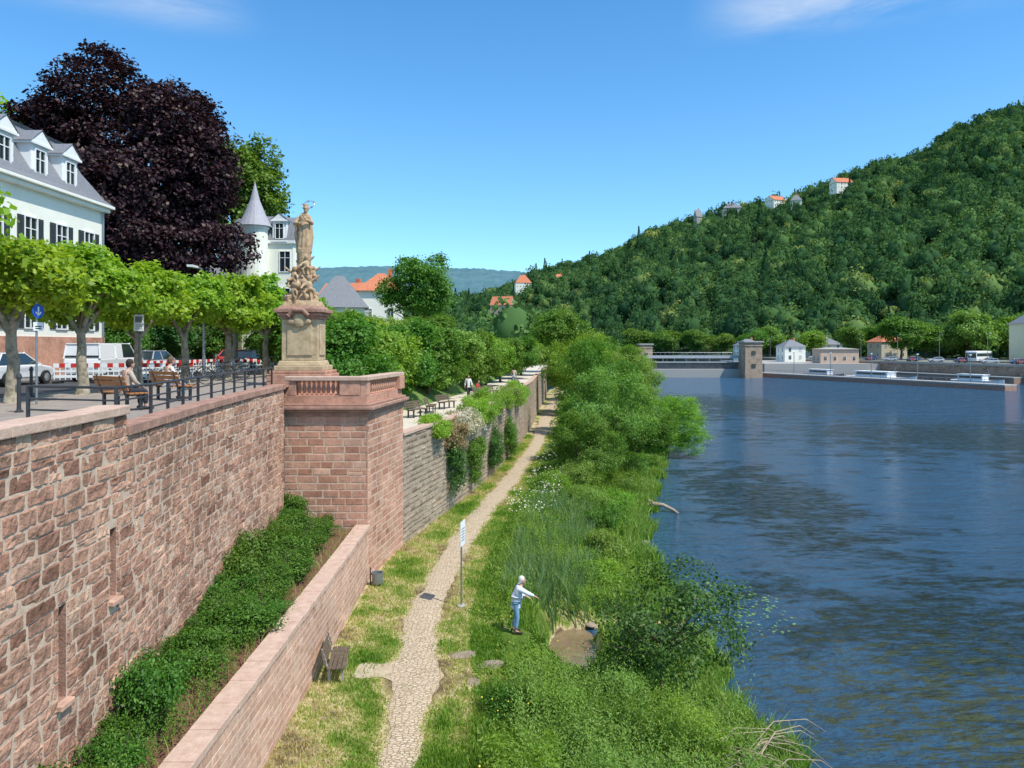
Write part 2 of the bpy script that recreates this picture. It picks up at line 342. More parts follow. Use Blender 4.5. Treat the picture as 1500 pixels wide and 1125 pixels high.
# ---- river
def water_mat():
    m,nt,out=nodes('river_water')
    p=N(nt,'ShaderNodeBsdfPrincipled'); nt.links.new(p.outputs[0],out.inputs[0])
    p.inputs['IOR'].default_value=1.33
    tc=N(nt,'ShaderNodeTexCoord')
    def noise(sc,scale,det=4,rough=.55,loc=(0,0,0),rot=0,dist=0):
        mp=N(nt,'ShaderNodeMapping'); mp.inputs['Scale'].default_value=sc; mp.inputs['Location'].default_value=loc; mp.inputs['Rotation'].default_value=(0,0,rot); nt.links.new(tc.outputs['Object'],mp.inputs[0])
        n=N(nt,'ShaderNodeTexNoise'); n.inputs['Scale'].default_value=scale; n.inputs['Detail'].default_value=det; n.inputs['Roughness'].default_value=rough; n.inputs['Distortion'].default_value=dist
        nt.links.new(mp.outputs[0],n.inputs['Vector']); return n
    def M2(op,a,b,c=None):
        q=N(nt,'ShaderNodeMath',operation=op)
        for i,v in enumerate((a,b,c)):
            if v is None: continue
            if isinstance(v,(int,float)): q.inputs[i].default_value=v
            else: nt.links.new(v,q.inputs[i])
        return q.outputs[0]
    def blob(cx,cy,rx,ry):
        mp=N(nt,'ShaderNodeMapping'); mp.vector_type='POINT'; mp.inputs['Scale'].default_value=(1/rx,1/ry,1); mp.inputs['Location'].default_value=(-cx/rx,-cy/ry,0)
        nt.links.new(tc.outputs['Object'],mp.inputs[0]); gr=N(nt,'ShaderNodeTexGradient',gradient_type='SPHERICAL'); nt.links.new(mp.outputs[0],gr.inputs[0]); return gr.outputs['Fac']
    big=noise((.16,.32,1),1.4,10,.74,dist=.4).outputs['Fac']
    bl=M2('MAXIMUM',blob(17.5,50,8,24),blob(52,84,34,30)); bl=M2('MAXIMUM',bl,blob(34,130,34,40)); bl=M2('MAXIMUM',bl,blob(16,28,9,10))
    s1=M2('MULTIPLY_ADD',bl,.24,big)
    mask=ramp(nt,[(0,0,0),(1,1,1)],[.565,.64]); nt.links.new(s1,mask.inputs[0])
    med=noise((.7,1.4,1),1.7,9,.78).outputs['Fac']
    s2=M2('MULTIPLY_ADD',blob(13,20,11,13),.17,med)
    alg=ramp(nt,[(0,0,0),(.95,.95,.95)],[.60,.67]); nt.links.new(s2,alg.inputs[0])
    mm=ramp(nt,[(.15,.15,.15),(1,1,1)],[.40,.56]); nt.links.new(med,mm.inputs[0])
    mul=M2('MULTIPLY',mask.outputs[0],mm.outputs[0])
    mix=N(nt,'ShaderNodeMix',data_type='RGBA'); mix.inputs[6].default_value=(.045,.145,.255,1); mix.inputs[7].default_value=(.032,.05,.035,1)
    nt.links.new(mul,mix.inputs[0])
    mix2=N(nt,'ShaderNodeMix',data_type='RGBA'); mix2.inputs[7].default_value=(.10,.12,.055,1); nt.links.new(mix.outputs[2],mix2.inputs[6]); nt.links.new(alg.outputs[0],mix2.inputs[0])
    nt.links.new(mix2.outputs[2],p.inputs['Base Color'])
    rr=N(nt,'ShaderNodeMapRange'); rr.inputs['To Min'].default_value=.035; rr.inputs['To Max'].default_value=.18
    nt.links.new(mul,rr.inputs['Value']); nt.links.new(rr.outputs[0],p.inputs['Roughness'])
    sp=N(nt,'ShaderNodeMapRange'); sp.inputs['To Min'].default_value=.6; sp.inputs['To Max'].default_value=.2
    nt.links.new(M2('MAXIMUM',mul,alg.outputs[0]),sp.inputs['Value']); nt.links.new(sp.outputs[0],p.inputs['Specular IOR Level'])
    a=noise((1.0,2.6,1),2.0,7,.62,rot=.25).outputs['Fac']; b=noise((.45,1.5,1),1.3,5,.6,rot=.2,dist=.5).outputs['Fac']; c=noise((.10,.34,1),1.0,3).outputs['Fac']
    h=M2('MULTIPLY',a,1.3); h=M2('MULTIPLY_ADD',b,2.6,h); h=M2('MULTIPLY_ADD',c,6.0,h)
    bp=N(nt,'ShaderNodeBump'); bp.inputs['Strength'].default_value=1; bp.inputs['Distance'].default_value=.5
    nt.links.new(h,bp.inputs['Height']); nt.links.new(bp.outputs[0],p.inputs['Normal'])
    return m
w=MB().m(water_mat()); w.add([(-400,-300,0),(900,-300,0),(900,900,0),(-400,900,0)],[(0,1,2,3)])
meta(w.obj('water'),'rippled blue river with patches of water weed','river',kind='structure')
w=MB().m(mat('muddy_water',(.26,.18,.11),(.18,.125,.07),scale=1.5,rough=.12,bump=.15,bscale=6,spec=.4))
w.add([(1.95+1.25*math.cos(t),25+2.7*math.sin(t),.02) for t in np.linspace(0,6.283,33)[:-1]],[tuple(range(32))])
meta(w.obj('muddy_water'),'shallow muddy brown water in a small inlet','water',kind='structure')
# ---- lower bank
def bank_mat():
    m,nt,out=nodes('bank_grass')
    p=N(nt,'ShaderNodeBsdfPrincipled'); nt.links.new(p.outputs[0],out.inputs[0]); p.inputs['Roughness'].default_value=1; p.inputs['Specular IOR Level'].default_value=.05
    a=N(nt,'ShaderNodeAttribute'); a.attribute_name='tint'
    tc=N(nt,'ShaderNodeTexCoord'); no=N(nt,'ShaderNodeTexNoise'); no.inputs['Scale'].default_value=2.5; no.inputs['Detail'].default_value=9; no.inputs['Roughness'].default_value=.75
    nt.links.new(tc.outputs['Object'],no.inputs['Vector'])
    ma=N(nt,'ShaderNodeMath',operation='MULTIPLY_ADD'); nt.links.new(no.outputs['Fac'],ma.inputs[0]); ma.inputs[1].default_value=1.1
    sb=N(nt,'ShaderNodeMath',operation='SUBTRACT'); nt.links.new(a.outputs['Fac'],sb.inputs[0]); sb.inputs[1].default_value=.55
    nt.links.new(sb.outputs[0],ma.inputs[2])
    r=ramp(nt,[(.08,.14,.022),(.15,.22,.035),(.36,.33,.13),(.58,.48,.27),(.14,.10,.06)],[0,.25,.5,.68,1]); nt.links.new(ma.outputs[0],r.inputs[0])
    nt.links.new(r.outputs[0],p.inputs['Base Color'])
    b=N(nt,'ShaderNodeBump'); b.inputs['Distance'].default_value=.06; n2=N(nt,'ShaderNodeTexNoise'); n2.inputs['Scale'].default_value=22; n2.inputs['Detail'].default_value=6
    nt.links.new(tc.outputs['Object'],n2.inputs['Vector']); nt.links.new(n2.outputs['Fac'],b.inputs['Height']); nt.links.new(b.outputs[0],p.inputs['Normal'])
    return m
M_bank=bank_mat()
ys=np.concatenate([np.arange(2,70,.25),np.arange(70,150,1.),np.arange(150,521,5.)]); us=np.linspace(0,1,110)
Yg,Ug=np.meshgrid(ys,us,indexing='ij'); X0=XW(Yg)-.5; X1=XR(Yg)+3.5; Xg=X0+(X1-X0)*Ug
Zg=ZB(Xg,Yg); wet=np.clip((.14-Zg)*8,0,1)
meta(inst(grid('river_bank',Xg,Yg,Zg,M_bank,np.clip(dry(Xg,Yg)*(1-wet*.5)+wet*1.1,0,1.5)),'river_bank'),'grassy lower river bank with dry straw patches','river bank',kind='structure')
# ---- path
def path_mat(edge=True):
    m,nt,out=nodes('path_cobbles')
    p=N(nt,'ShaderNodeBsdfPrincipled'); nt.links.new(p.outputs[0],out.inputs[0]); p.inputs['Roughness'].default_value=.95; p.inputs['Specular IOR Level'].default_value=.1
    tc=N(nt,'ShaderNodeTexCoord'); mp=N(nt,'ShaderNodeMapping'); mp.inputs['Scale'].default_value=(6.2,9.5,1); nt.links.new(tc.outputs['Object'],mp.inputs[0])
    v=N(nt,'ShaderNodeTexVoronoi'); nt.links.new(mp.outputs[0],v.inputs['Vector']); v.inputs['Scale'].default_value=1.2; v.inputs['Randomness'].default_value=.8
    v2=N(nt,'ShaderNodeTexVoronoi',feature='DISTANCE_TO_EDGE'); nt.links.new(mp.outputs[0],v2.inputs['Vector']); v2.inputs['Scale'].default_value=1.2; v2.inputs['Randomness'].default_value=.8
    bw=N(nt,'ShaderNodeRGBToBW'); nt.links.new(v.outputs['Color'],bw.inputs[0])
    r=ramp(nt,[(.44,.33,.22),(.56,.44,.31),(.66,.54,.40)]); nt.links.new(bw.outputs[0],r.inputs[0])
    no=N(nt,'ShaderNodeTexNoise'); no.inputs['Scale'].default_value=3; no.inputs['Detail'].default_value=9; no.inputs['Roughness'].default_value=.7; nt.links.new(tc.outputs['Object'],no.inputs['Vector'])
    e=ramp(nt,[(0,0,0),(1,1,1)],[.0,.10]); nt.links.new(v2.outputs['Distance'],e.inputs[0])
    gr=ramp(nt,[(.27,.24,.11),(.46,.35,.23)],[.42,.6]); nt.links.new(no.outputs['Fac'],gr.inputs[0])
    dust=ramp(nt,[(0,0,0),(1,1,1)],[.46,.60]); nt.links.new(no.outputs['Fac'],dust.inputs[0])
    mx=N(nt,'ShaderNodeMix',data_type='RGBA'); nt.links.new(e.outputs[0],mx.inputs[0]); nt.links.new(gr.outputs[0],mx.inputs[6]); nt.links.new(r.outputs[0],mx.inputs[7])
    mx2=N(nt,'ShaderNodeMix',data_type='RGBA'); nt.links.new(dust.outputs[0],mx2.inputs[0]); nt.links.new(mx.outputs[2],mx2.inputs[6]); mx2.inputs[7].default_value=(.57,.44,.30,1)
    nt.links.new(mx2.outputs[2],p.inputs['Base Color'])
    b=N(nt,'ShaderNodeBump'); b.inputs['Distance'].default_value=.02; nt.links.new(e.outputs[0],b.inputs['Height']); nt.links.new(b.outputs[0],p.inputs['Normal'])
    return m
ys=np.arange(2,150,.15); us=np.linspace(-.5,.5,9); Yg,Ug=np.meshgrid(ys,us,indexing='ij')
wl_=PW(Yg)*(1+.10*np.sin(Yg*1.3)+.08*np.sin(Yg*3.1)+.06*np.sin(Yg*7.7)); 
Xg=XP(Yg)+wl_*Ug+.05*np.sin(Yg*2.3); Zg=ZB(Xg,Yg)+.012+.03*(1-(2*Ug)**2)
M_path=path_mat()
meta(inst(grid('path',Xg,Yg,Zg,M_path),'path'),'narrow beige cobbled riverside footpath','footpath',kind='structure')
# ---- upper land
ysl=[-30,2,10,13.6,16.4,19.3,24,28.9,33.9]
g=MB().m(M_pave)
for a,b in zip(ysl[:-1],ysl[1:]):
    xa=float(XB(a))-.2; xb=float(XB(b))-.2
    g.add([(-16,a,8.8),(xa,a,8.8),(xb,b,8.8),(-16,b,8.8)],[(0,1,2,3)])
g.add([(-16,33.9,8.8),(-9.2,33.9,8.8),(-9.2,60,8.8),(-16,60,8.8)],[(0,1,2,3)])
meta(g.obj('pavement'),'brownish paved upper riverside promenade','pavement',kind='structure')
g=MB().m(M_asph); g.add([(-24.5,-30,8.68),(-16.15,-30,8.68),(-16.15,120,8.68),(-24.5,120,8.68)],[(0,1,2,3)])
meta(g.obj('road'),'grey asphalt riverside street','road',kind='structure')
g=MB().m(M_concrete); g.box((-16.08,45,8.72),(.16,150,.18)); g.box((-24.58,45,8.74),(.16,150,.2))
meta(g.obj('kerb'),'pale stone kerbs along the street','kerb',kind='structure')
g=MB().m(M_pave); g.add([(-60,-30,8.79),(-24.65,-30,8.79),(-24.65,120,8.79),(-60,120,8.79)],[(0,1,2,3)])
meta(g.obj('pavement'),'paved strip before the villas','pavement',kind='structure')
M_lawn=mat('lawn',(.10,.18,.035),(.15,.22,.05),scale=2,bump=.5)
g=MB().m(M_lawn)
Yl=list(np.arange(33.9,150,4))+[150,230,300,420,520,900]
for a,b in zip(Yl[:-1],Yl[1:]):
    def row(y):
        w_=float(XW(y)); return [(-900,y,8.5),(-24,y,8.5),(min(w_-6.6,-9.2) if y<60 else w_-6.6,y,8.5),(w_-4.4,y,6.35),(w_-.1,y,6.35)]
    p=row(a);q=row(b)
    for i in range(4): g.add([p[i],p[i+1],q[i+1],q[i]],[(0,1,2,3)])
meta(g.obj('terrain'),'green upper river terrace ground','terrain',kind='structure')
ys=np.arange(33.9,150,1.); us=np.linspace(0,1,4); Yg,Ug=np.meshgrid(ys,us,indexing='ij'); Xg=XW(Yg)-4.3+Ug*3.9
meta(inst(grid('promenade_path',Xg,Yg,Xg*0+6.38,M_gravel),'promenade_path'),'pale gravel promenade on top of the river wall','promenade',kind='structure')
# ------------------------------------------------------------ stone walls
def polyl(fn,y0,y1,st,off=0): return [(float(fn(y))+off,float(y)) for y in np.arange(y0,y1+1e-6,st)]
class Line:
    def __init__(s,pts):
        s.p=np.array(pts,float); d=np.diff(s.p,axis=0); l=np.hypot(d[:,0],d[:,1]); s.s=np.concatenate([[0],np.cumsum(l)]); s.L=s.s[-1]
        t=d/l[:,None]; t=np.vstack([t[:1],(t[:-1]+t[1:])/2,t[-1:]]); s.t=t/np.linalg.norm(t,axis=1,keepdims=True)
    def at(s,u,z,dep):
        x=np.interp(u,s.s,s.p[:,0]); y=np.interp(u,s.s,s.p[:,1]); tx=np.interp(u,s.s,s.t[:,0]); ty=np.interp(u,s.s,s.t[:,1])
        return (x+ty*dep,y-tx*dep,z)
def stone_wall(name,line,z0,z1,course,blen,boss,rough,m_st,m_mo,gap=.012,nx=4,nz=3,wins=[],seed=1,parent=None,tsd=.27):
    rg=random.Random(seed); b=MB().m(m_mo)
    S=sorted(set([0,line.L]+list(line.s)+[w[0] for w in wins]+[w[1] for w in wins])); Zs=sorted(set([z0,z1]+[w[2] for w in wins]+[w[3] for w in wins]))
    for s0,s1 in zip(S[:-1],S[1:]):
        if s1-s0<1e-5: continue
        for a,c in zip(Zs[:-1],Zs[1:]):
            if any(w[0]-1e-4<=s0 and s1<=w[1]+1e-4 and w[2]-1e-4<=a and c<=w[3]+1e-4 for w in wins): continue
            b.add([line.at(s0,a,0),line.at(s1,a,0),line.at(s1,c,0),line.at(s0,c,0)],[(0,1,2,3)])
    b.m(m_st)
    z=z0
    while z<z1-.06:
        h=rg.uniform(*course)
        if z+h>z1-.1: h=z1-z
        s=-rg.uniform(0,blen[1])
        while s<line.L:
            l=rg.uniform(*blen); segs=[(max(s,0),min(s+l,line.L))]; s+=l
            zz=[(z,z+h)]
            if rg.random()<.07 and h>course[1]*.75 and course[1]>.25: zz=[(z,z+h*.5),(z+h*.5,z+h)]
            for (za,zb_) in zz:
                sg=list(segs)
                for w in wins:
                    if za<w[3]-.02 and zb_>w[2]+.02:
                        ns=[]
                        for a,c in sg:
                            if c<=w[0] or a>=w[1]: ns.append((a,c)); continue
                            if a<w[0]: ns.append((a,w[0]))
                            if c>w[1]: ns.append((w[1],c))
                        sg=ns
                for a,c in sg:
                    if c-a<.06: continue
                    a2,c2,p0,p1=a+gap*rg.uniform(.3,1.3),c-gap*rg.uniform(.3,1.3),za+gap*rg.uniform(.3,1.3),zb_-gap*rg.uniform(.3,1.3)
                    B=boss*rg.uniform(.4,1.4); vs=[]
                    tl=rg.uniform(-1,1)*rough*2; tl2=rg.uniform(-1,1)*rough*2
                    for j in range(nz+1):
                        for i in range(nx+1):
                            ed=(i in(0,nx)) or (j in(0,nz)); u=i/nx; v=j/nz
                            ii=u+(0 if i in(0,nx) else rg.uniform(-.06,.06)); 
                            if i==1: ii=min(ii,.07*nx/4)
                            if i==nx-1: ii=max(ii,1-.07*nx/4)
                            jj=v
                            if nz>2:
                                if j==1: jj=.10
                                if j==nz-1: jj=.90
                            dp=-.012 if ed else B+rg.uniform(-1,1)*rough+tl*(u-.5)+tl2*(v-.5)
                            jit=gap*.5 if ed else 0
                            vs.append(line.at(a2+(c2-a2)*ii+rg.uniform(-jit,jit),p0+(p1-p0)*jj+rg.uniform(-jit,jit),dp))
                    fs=[]
                    w_=nx+1
                    for j in range(nz):
                        for i in range(nx): fs.append((j*w_+i,j*w_+i+1,(j+1)*w_+i+1,(j+1)*w_+i))
                    b.tint=min(1,max(0,rg.gauss(.5,tsd))); b.add(vs,fs)
        z+=h
    for w in wins:
        b.m(M_dkcope); b.tint=.3
        f=[line.at(w[0],w[2],0),line.at(w[1],w[2],0),line.at(w[1],w[3],0),line.at(w[0],w[3],0)]
        k=[line.at(w[0],w[2],-.6),line.at(w[1],w[2],-.6),line.at(w[1],w[3],-.6),line.at(w[0],w[3],-.6)]
        b.add(f+k,[(0,1,5,4),(1,2,6,5),(2,3,7,6),(3,0,4,7)])
        b.m(M_iron); b.add(k,[(0,1,2,3)])  # dark back sheet stands for the shade inside the slit, not ironwork
    o=b.obj(name)
    if parent: attach(o,parent,True)
    return o
def coping(name,line,s0,s1,z,h,dep_in,dep_out,m,stl=1.0,parent=None,seed=3,bev=.02):
    rg=random.Random(seed); b=MB().m(m); s=s0
    while s<s1-.01:
        e=min(s1,s+stl*rg.uniform(.8,1.2)); 
        if s1-e<.3: e=s1
        q=rg.uniform(-.006,.006); a,c=s+.005,e-.005; o=rg.uniform(-.01,.01)
        P=[line.at(a,z,dep_out+o),line.at(c,z,dep_out+o),line.at(c,z,-dep_in),line.at(a,z,-dep_in)]
        b.tint=rg.random(); b.hexa(P+[(x,y,z+h+q) for x,y,_ in P]); s=e
    o=b.obj(name,bevel=bev)
    if parent: attach(o,parent,True)
    return o
# big wall
LB=Line(polyl(XB,5,28.9,.6))
def s_at(y): return float(np.interp(y,LB.p[:,1],LB.s))
e=empty('retaining_wall',(float(XB(17)),17,3.2),'tall curved red sandstone retaining wall below the promenade','wall')
wins=[(s_at(13.2),s_at(13.2)+.24,5.95,7.2),(s_at(11.55),s_at(11.55)+.22,4.9,6.4)]
stone_wall('wall',LB,3.0,8.78,(.19,.29),(.32,.85),.017,.013,M_red,M_mortar,wins=wins,seed=5,parent=e,nx=6,nz=4,gap=.007,tsd=.23)
ss=s_at(13.9)
coping('coping',LB,ss,LB.L,8.785,.2,.42,.07,M_dkcope,1.1,e)
L2=Line([LB.at(u,0,0)[:2] for u in np.linspace(0,ss-.02,12)])
stone_wall('wall',L2,8.78,9.2,(.2,.24),(.3,.8),.02,.012,M_red,M_mortar,seed=8,parent=e,gap=.008)
b=MB().m(M_red); p=LB.at(ss-.01,0,0); b.box((p[0]-.24,p[1]-.12,8.99),(.46,.2,.42)); o=b.obj('wall',e,world=True)
coping('coping',LB,0,ss,9.2,.17,.5,.08,M_cope,1.1,e,seed=9)
for w in wins:
    b=MB().m(M_pink); p=LB.at((w[0]+w[1])/2,0,.03); b.box((p[0],p[1],w[2]-.07),(.16,.36,.1)); b.obj('window_sill',e,bevel=.02,world=True)
# low planter wall
LP=Line([(-5.35,5),(-5.4,16),(-5.5,24),(-5.6,28.85)])
e=empty('planter_wall',(-5.5,17,1.2),'low pink sandstone planter wall with flat coping','wall')
stone_wall('wall',LP,.9,3.32,(.17,.22),(.3,.6),.008,.003,M_pink,M_mortar,seed=15,parent=e,nx=3,nz=3,gap=.006)
coping('coping',LP,0,LP.L,3.33,.16,.50,.05,M_cope,.5,e,seed=4,bev=.012)
b=MB().m(M_pink); 
for a,c in zip(LP.p[:-1],LP.p[1:]): b.add([(a[0]-.45,a[1],3),(c[0]-.45,c[1],3),(c[0]-.45,c[1],3.34),(a[0]-.45,a[1],3.34)],[(0,3,2,1)])
b.obj('wall',e,world=True)
ys=np.arange(5,28.9,.3); us=np.linspace(0,1,14); Yg,Ug=np.meshgrid(ys,us,indexing='ij'); xa=XB(Yg)-.2; xb=-5.75+0*Yg
Xg=xa+(xb-xa)*Ug; Zg=3.2+.05*sn(Xg,Yg,3,1)+.25*(1-Ug)
meta(inst(grid('planter_soil',Xg,Yg,Zg,M_mulch),'planter_soil'),'reddish brown mulch soil in the planter','soil',kind='structure')
shr=[]
sm=[crown_mesh('foliage',auto_lobes((0,0,.5),(.85,.8,.65),9,40+i,low=-.2,sub=.34,spread=.8),330,24,.11,.042,leaf_mat('leaf_shrub%d'%i,[(.035,.09,.012),(.085,.19,.022),(.18,.32,.05)],.33),50+i,gap=.7,sp=.28,asp=.5) for i in range(3)]
ysh=np.arange(6.5,28.6,1.05)
for i,y in enumerate(ysh):
    wd=-5.9-float(XB(y)); cols=1 if wd<1.9 else 2
    for c in range(cols):
        x=float(XB(y))+.45+c*.85+U(-.2,.2)
        e=empty('shrub',(x,y+U(-.25,.25),3.3),'dense dark green shrub growing in the planter','shrub','shrubs along the retaining wall')
        if len(shr)<3:
            b=MB().m(M_dbark)
            for k in range(6): b.tube([(0,0,-.1),(U(-.3,.3),U(-.3,.3),.4),(U(-.6,.6),U(-.6,.6),.9)],[.02,.012,.004],5)
            shr.append(b.mesh('stem'))
        inst(shr[i%len(shr)],'stem',e)
        o=inst(sm[(i+c)%3],'foliage',e,rz=U(0,6)); k=U(.75,1.15); o.scale=(k*(.95 if cols>1 else .74),k,k*U(.7,1.25)*(1 if c==0 else .7))
# ------------------------------------------------------------ bastion
x0,x1,y0,y1=-8.8,-5.65,28.9,33.9
e=empty('stone_bastion',(-7.2,31,1.2),'red sandstone bastion projecting from the river wall with balustrade','bastion')
LF=Line([(x0-.1,y0),(x1+.02,y0)]); LS=Line([(x1,y0-.02),(-5.0,y1)]);
for i,(L,z0_) in enumerate(((LF,1.0),(LS,1.0))):
    stone_wall('wall',L,z0_,7.7,(.27,.31),(.45,.85),.010,.003,M_pier,M_mortar,seed=20+i,parent=e,nx=3,nz=3,gap=.0075)
LK=Line([(-5.0,y1),(-9.2,y1)])
stone_wall('wall',LK,1.0,7.7,(.27,.31),(.45,.85),.010,.003,M_pier,M_mortar,seed=23,parent=e,nx=3,nz=3,gap=.0075)
b=MB().m(M_dkcope)
def foot(o): return [(x0-.15-o,y0-o),(x1+o,y0-o),(-5.0+o,y1+o),(-9.2-o,y1+o)]
b.prism(foot(.06),7.7,7.86); b.prism(foot(.16),7.86,7.96); b.prism(foot(.26),7.96,8.10); b.prism(foot(.12),8.10,8.2)
b.obj('cornice',e,bevel=.03,world=True)
b=MB().m(M_pier); b.prism(foot(-.04),8.2,8.52); b.obj('plinth',e,bevel=.01,world=True)
bal=MB().m(M_pier); bal.smooth=True; bal.tint=.5
bal.lathe((0,0,0),[(.075,0),(.075,.05),(.045,.07),(.05,.1),(.085,.2),(.088,.26),(.05,.4),(.04,.46),(.06,.49),(.075,.5),(.075,.56)],10); balm=bal.mesh('baluster')
def rail(a,c,nb):
    a=Vector(a);c=Vector(c); d=c-a
    for k in range(nb):
        p=a+d*((k+.5)/nb); o=inst(balm,'baluster'); attach(o,e); o.location=Vector((p.x,p.y,8.52))-e.location
rail((-8.45,29.1),(-6.75,29.1),9); rail((-5.7,29.75),(-5.25,33.1),12)
for c_,d_,r_ in (((-6.35,29.1,8.8),(.8,.36,.56),0),((-8.6,29.1,8.8),(.28,.34,.56),0),((-5.8,29.25,8.8),(.29,.62,.56),0),((-5.15,33.5,8.8),(.4,.7,.56),-.13)):
    b=MB().m(M_pier); b.tint=.6; b.box(c_,d_,rz=r_); b.obj('balustrade_pier',e,bevel=.015,world=True)
b=MB().m(M_cope)
b.prism([(x0-.1,28.86),(x1+.04,28.86),(x1+.06,29.36),(x0-.1,29.36)],9.08,9.26); b.prism([(x1+.06,29.365),(-4.93,33.95),(-5.45,33.95),(x1-.46,29.365)],9.08,9.26)
b.obj('handrail',e,bevel=.03,world=True)
# pedestal + statue
e=empty('statue_monument',(-8.72,31.0,8.2),'weathered baroque sandstone saint statue on a tall pedestal','statue')
b=MB().m(M_pier); b.box((0,0,.55),(2.5,2.0,1.1)); b.box((0,0,1.17),(2.3,1.9,.14)); b.obj('base',e,bevel=.03)
b=MB().m(M_yel); b.box((0,0,1.34),(2.0,1.7,.2)); b.box((0,0,1.54),(1.8,1.5,.2),top=.93); b.box((0,0,2.5),(1.5,1.25,1.72)); 
b.box((0,-.64,2.5),(1.05,.06,1.3)); b.box((.77,0,2.5),(.06,.85,1.3)); b.obj('pedestal',e,bevel=.03)
b=MB().m(M_dkcope); b.box((0,0,3.42),(1.62,1.36,.12)); b.box((0,0,3.55),(1.8,1.5,.14)); b.box((0,0,3.7),(2.05,1.72,.15)); b.box((0,0,3.84),(1.75,1.5,.13),top=.9)
b.tube([(-.4,-.8,3.5),(-.2,-.84,3.72),(.2,-.84,3.72),(.4,-.8,3.5)],[.09,.1,.1,.09],8)
b.obj('pedestal_cornice',e,bevel=.02)
b=MB().m(M_yel)
b.ell((0,-.72,3.3),(.28,.1,.3)); b.ell((.3,-.72,3.25),(.2,.08,.12)); b.ell((-.3,-.72,3.25),(.2,.08,.12)); b.obj('cartouche',e)
def voxel(b,size,name,smooth=2):
    o=b.obj(name); m=o.modifiers.new('r','REMESH'); m.mode='VOXEL'; m.voxel_size=size; m.use_smooth_shade=True
    s=o.modifiers.new('s','SMOOTH'); s.iterations=smooth; s.factor=.5
    bpy.context.view_layer.update(); dg=bpy.context.evaluated_depsgraph_get()
    me=bpy.data.meshes.new_from_object(o.evaluated_get(dg)); bpy.data.objects.remove(o); me.name=name
    return me
rs=random.Random(11); b=MB().m(M_statue)
b.box((0,0,4.0),(1.5,1.3,.25),top=.85)
for i in range(46):
    z=rs.uniform(0,1); wr=.60*(1-z)**1.1+.20; t=rs.uniform(0,6.3); q=rs.uniform(.4,1)*wr
    s=rs.uniform(.12,.22)*(1.15-.5*z); b.ell((q*math.cos(t)*.95,q*math.sin(t)*.75,4.12+z*1.85),(s*1.2,s,s*.9),10,7)
b.tube([(0,0,4),(-.05,0,4.8),(.02,0,5.6),(0,0,6.3)],[.55,.34,.28,.3],12)
def putto(x,y,z,s,ta):
    b.ell((x,y,z),(.13*s,.12*s,.18*s)); b.ell((x+.02,y-.03,z+.26*s),(.095*s,.09*s,.11*s))
    ca,sa=math.cos(ta),math.sin(ta)
    b.tube([(x,y,z+.12*s),(x+.2*s*ca,y+.15*s*sa,z+.2*s),(x+.34*s*ca,y+.2*s*sa,z+.34*s)],[.06*s,.05*s,.035*s],8)
    b.tube([(x,y,z+.1*s),(x-.15*s*ca,y-.15*s,z),(x-.2*s*ca,y-.25*s,z-.12*s)],[.06*s,.05*s,.035*s],8)
    b.tube([(x,y,z-.1*s),(x+.2*s*ca,y-.14*s,z-.16*s),(x+.22*s*ca,y-.1*s,z-.42*s)],[.09*s,.07*s,.045*s],8)
    b.tube([(x,y,z-.1*s),(x-.12*s*ca,y-.18*s,z-.22*s),(x-.05*s*ca,y-.14*s,z-.46*s)],[.09*s,.07*s,.045*s],8)
    b.ell((x-.12*ca*s,y+.15*s,z+.14*s),(.16*s,.05*s,.22*s),M=Matrix.Rotation(.5*ca,3,'Y'))
putto(.30,-.35,4.75,1.25,.0); putto(-.32,-.3,5.15,1.1,3.1); putto(.18,-.3,5.65,1.0,.3); putto(-.3,-.42,4.5,1.1,2.9); putto(.36,.1,5.3,.9,.2)
z0=6.15
for k in range(20):
    t=2*math.pi*k/20; rr=.25+.035*(k%2); b.tube([(rr*math.cos(t),rr*.85*math.sin(t),z0),(rr*.8*math.cos(t)+.04,rr*.75*math.sin(t),z0+.8),(.15*math.cos(t)+.02,.13*math.sin(t),z0+1.45)],[.06,.045,.04],7)
b.tube([(0,0,z0-.1),(.03,0,z0+.8),(.03,0,z0+1.45),(.05,0,z0+1.68)],[.25,.2,.19,.09],12)
b.ell((.03,0,z0+1.5),(.24,.17,.18)); b.ell((.03,-.03,z0+1.12),(.25,.22,.2))
b.tube([(-.2,0,z0+1.5),(-.32,-.14,z0+1.2),(-.08,-.3,z0+1.2)],[.09,.1,.055],9)
b.tube([(.24,0,z0+1.5),(.36,-.12,z0+1.22),(.2,-.34,z0+1.33)],[.09,.1,.055],9)
for q in range(4): b.tube([(.2,-.33,z0+1.33),(.17-.02*q,-.38,z0+1.38+.015*q),(.13-.02*q,-.38,z0+1.42)],[.022,.018,.012],6)
b.ell((.1,-.36,z0+1.45),(.03,.03,.3),M=Matrix.Rotation(-.5,3,'Y')); b.ell((.1,-.36,z0+1.52),(.12,.025,.03),M=Matrix.Rotation(-.5,3,'Y'))
b.tube([(-.26,.05,z0+1.4),(-.36,.1,z0+.8),(-.28,.08,z0+.25)],[.06,.09,.07],9)
b.tube([(.26,.1,z0+1.3),(.31,.12,z0+.7),(.25,.08,z0+.1)],[.06,.07,.07],9)
b.ell((.1,-.04,z0+1.85),(.115,.125,.155)); b.ell((.1,-.17,z0+1.84),(.025,.04,.04)); b.ell((.1,-.1,z0+1.73),(.08,.09,.1)); b.tube([(.08,0,z0+1.93),(.08,0,z0+2.04)],[.11,.13],8)
o=inst(voxel(b,.027,'statue_figure',1),'statue_figure',e)
b=MB().m(mat('gilt_bronze',(.45,.42,.32),(.4,.38,.3),rough=.35,metal=.7)); 
hc=Vector((.16,.06,z0+2.02)); pts=[hc+Vector((.26*math.cos(t),.1*math.sin(t),.18*math.sin(t)+.05*math.cos(t))) for t in np.linspace(0,6.283,25)]
b.tube(pts,[.014]*25,6)
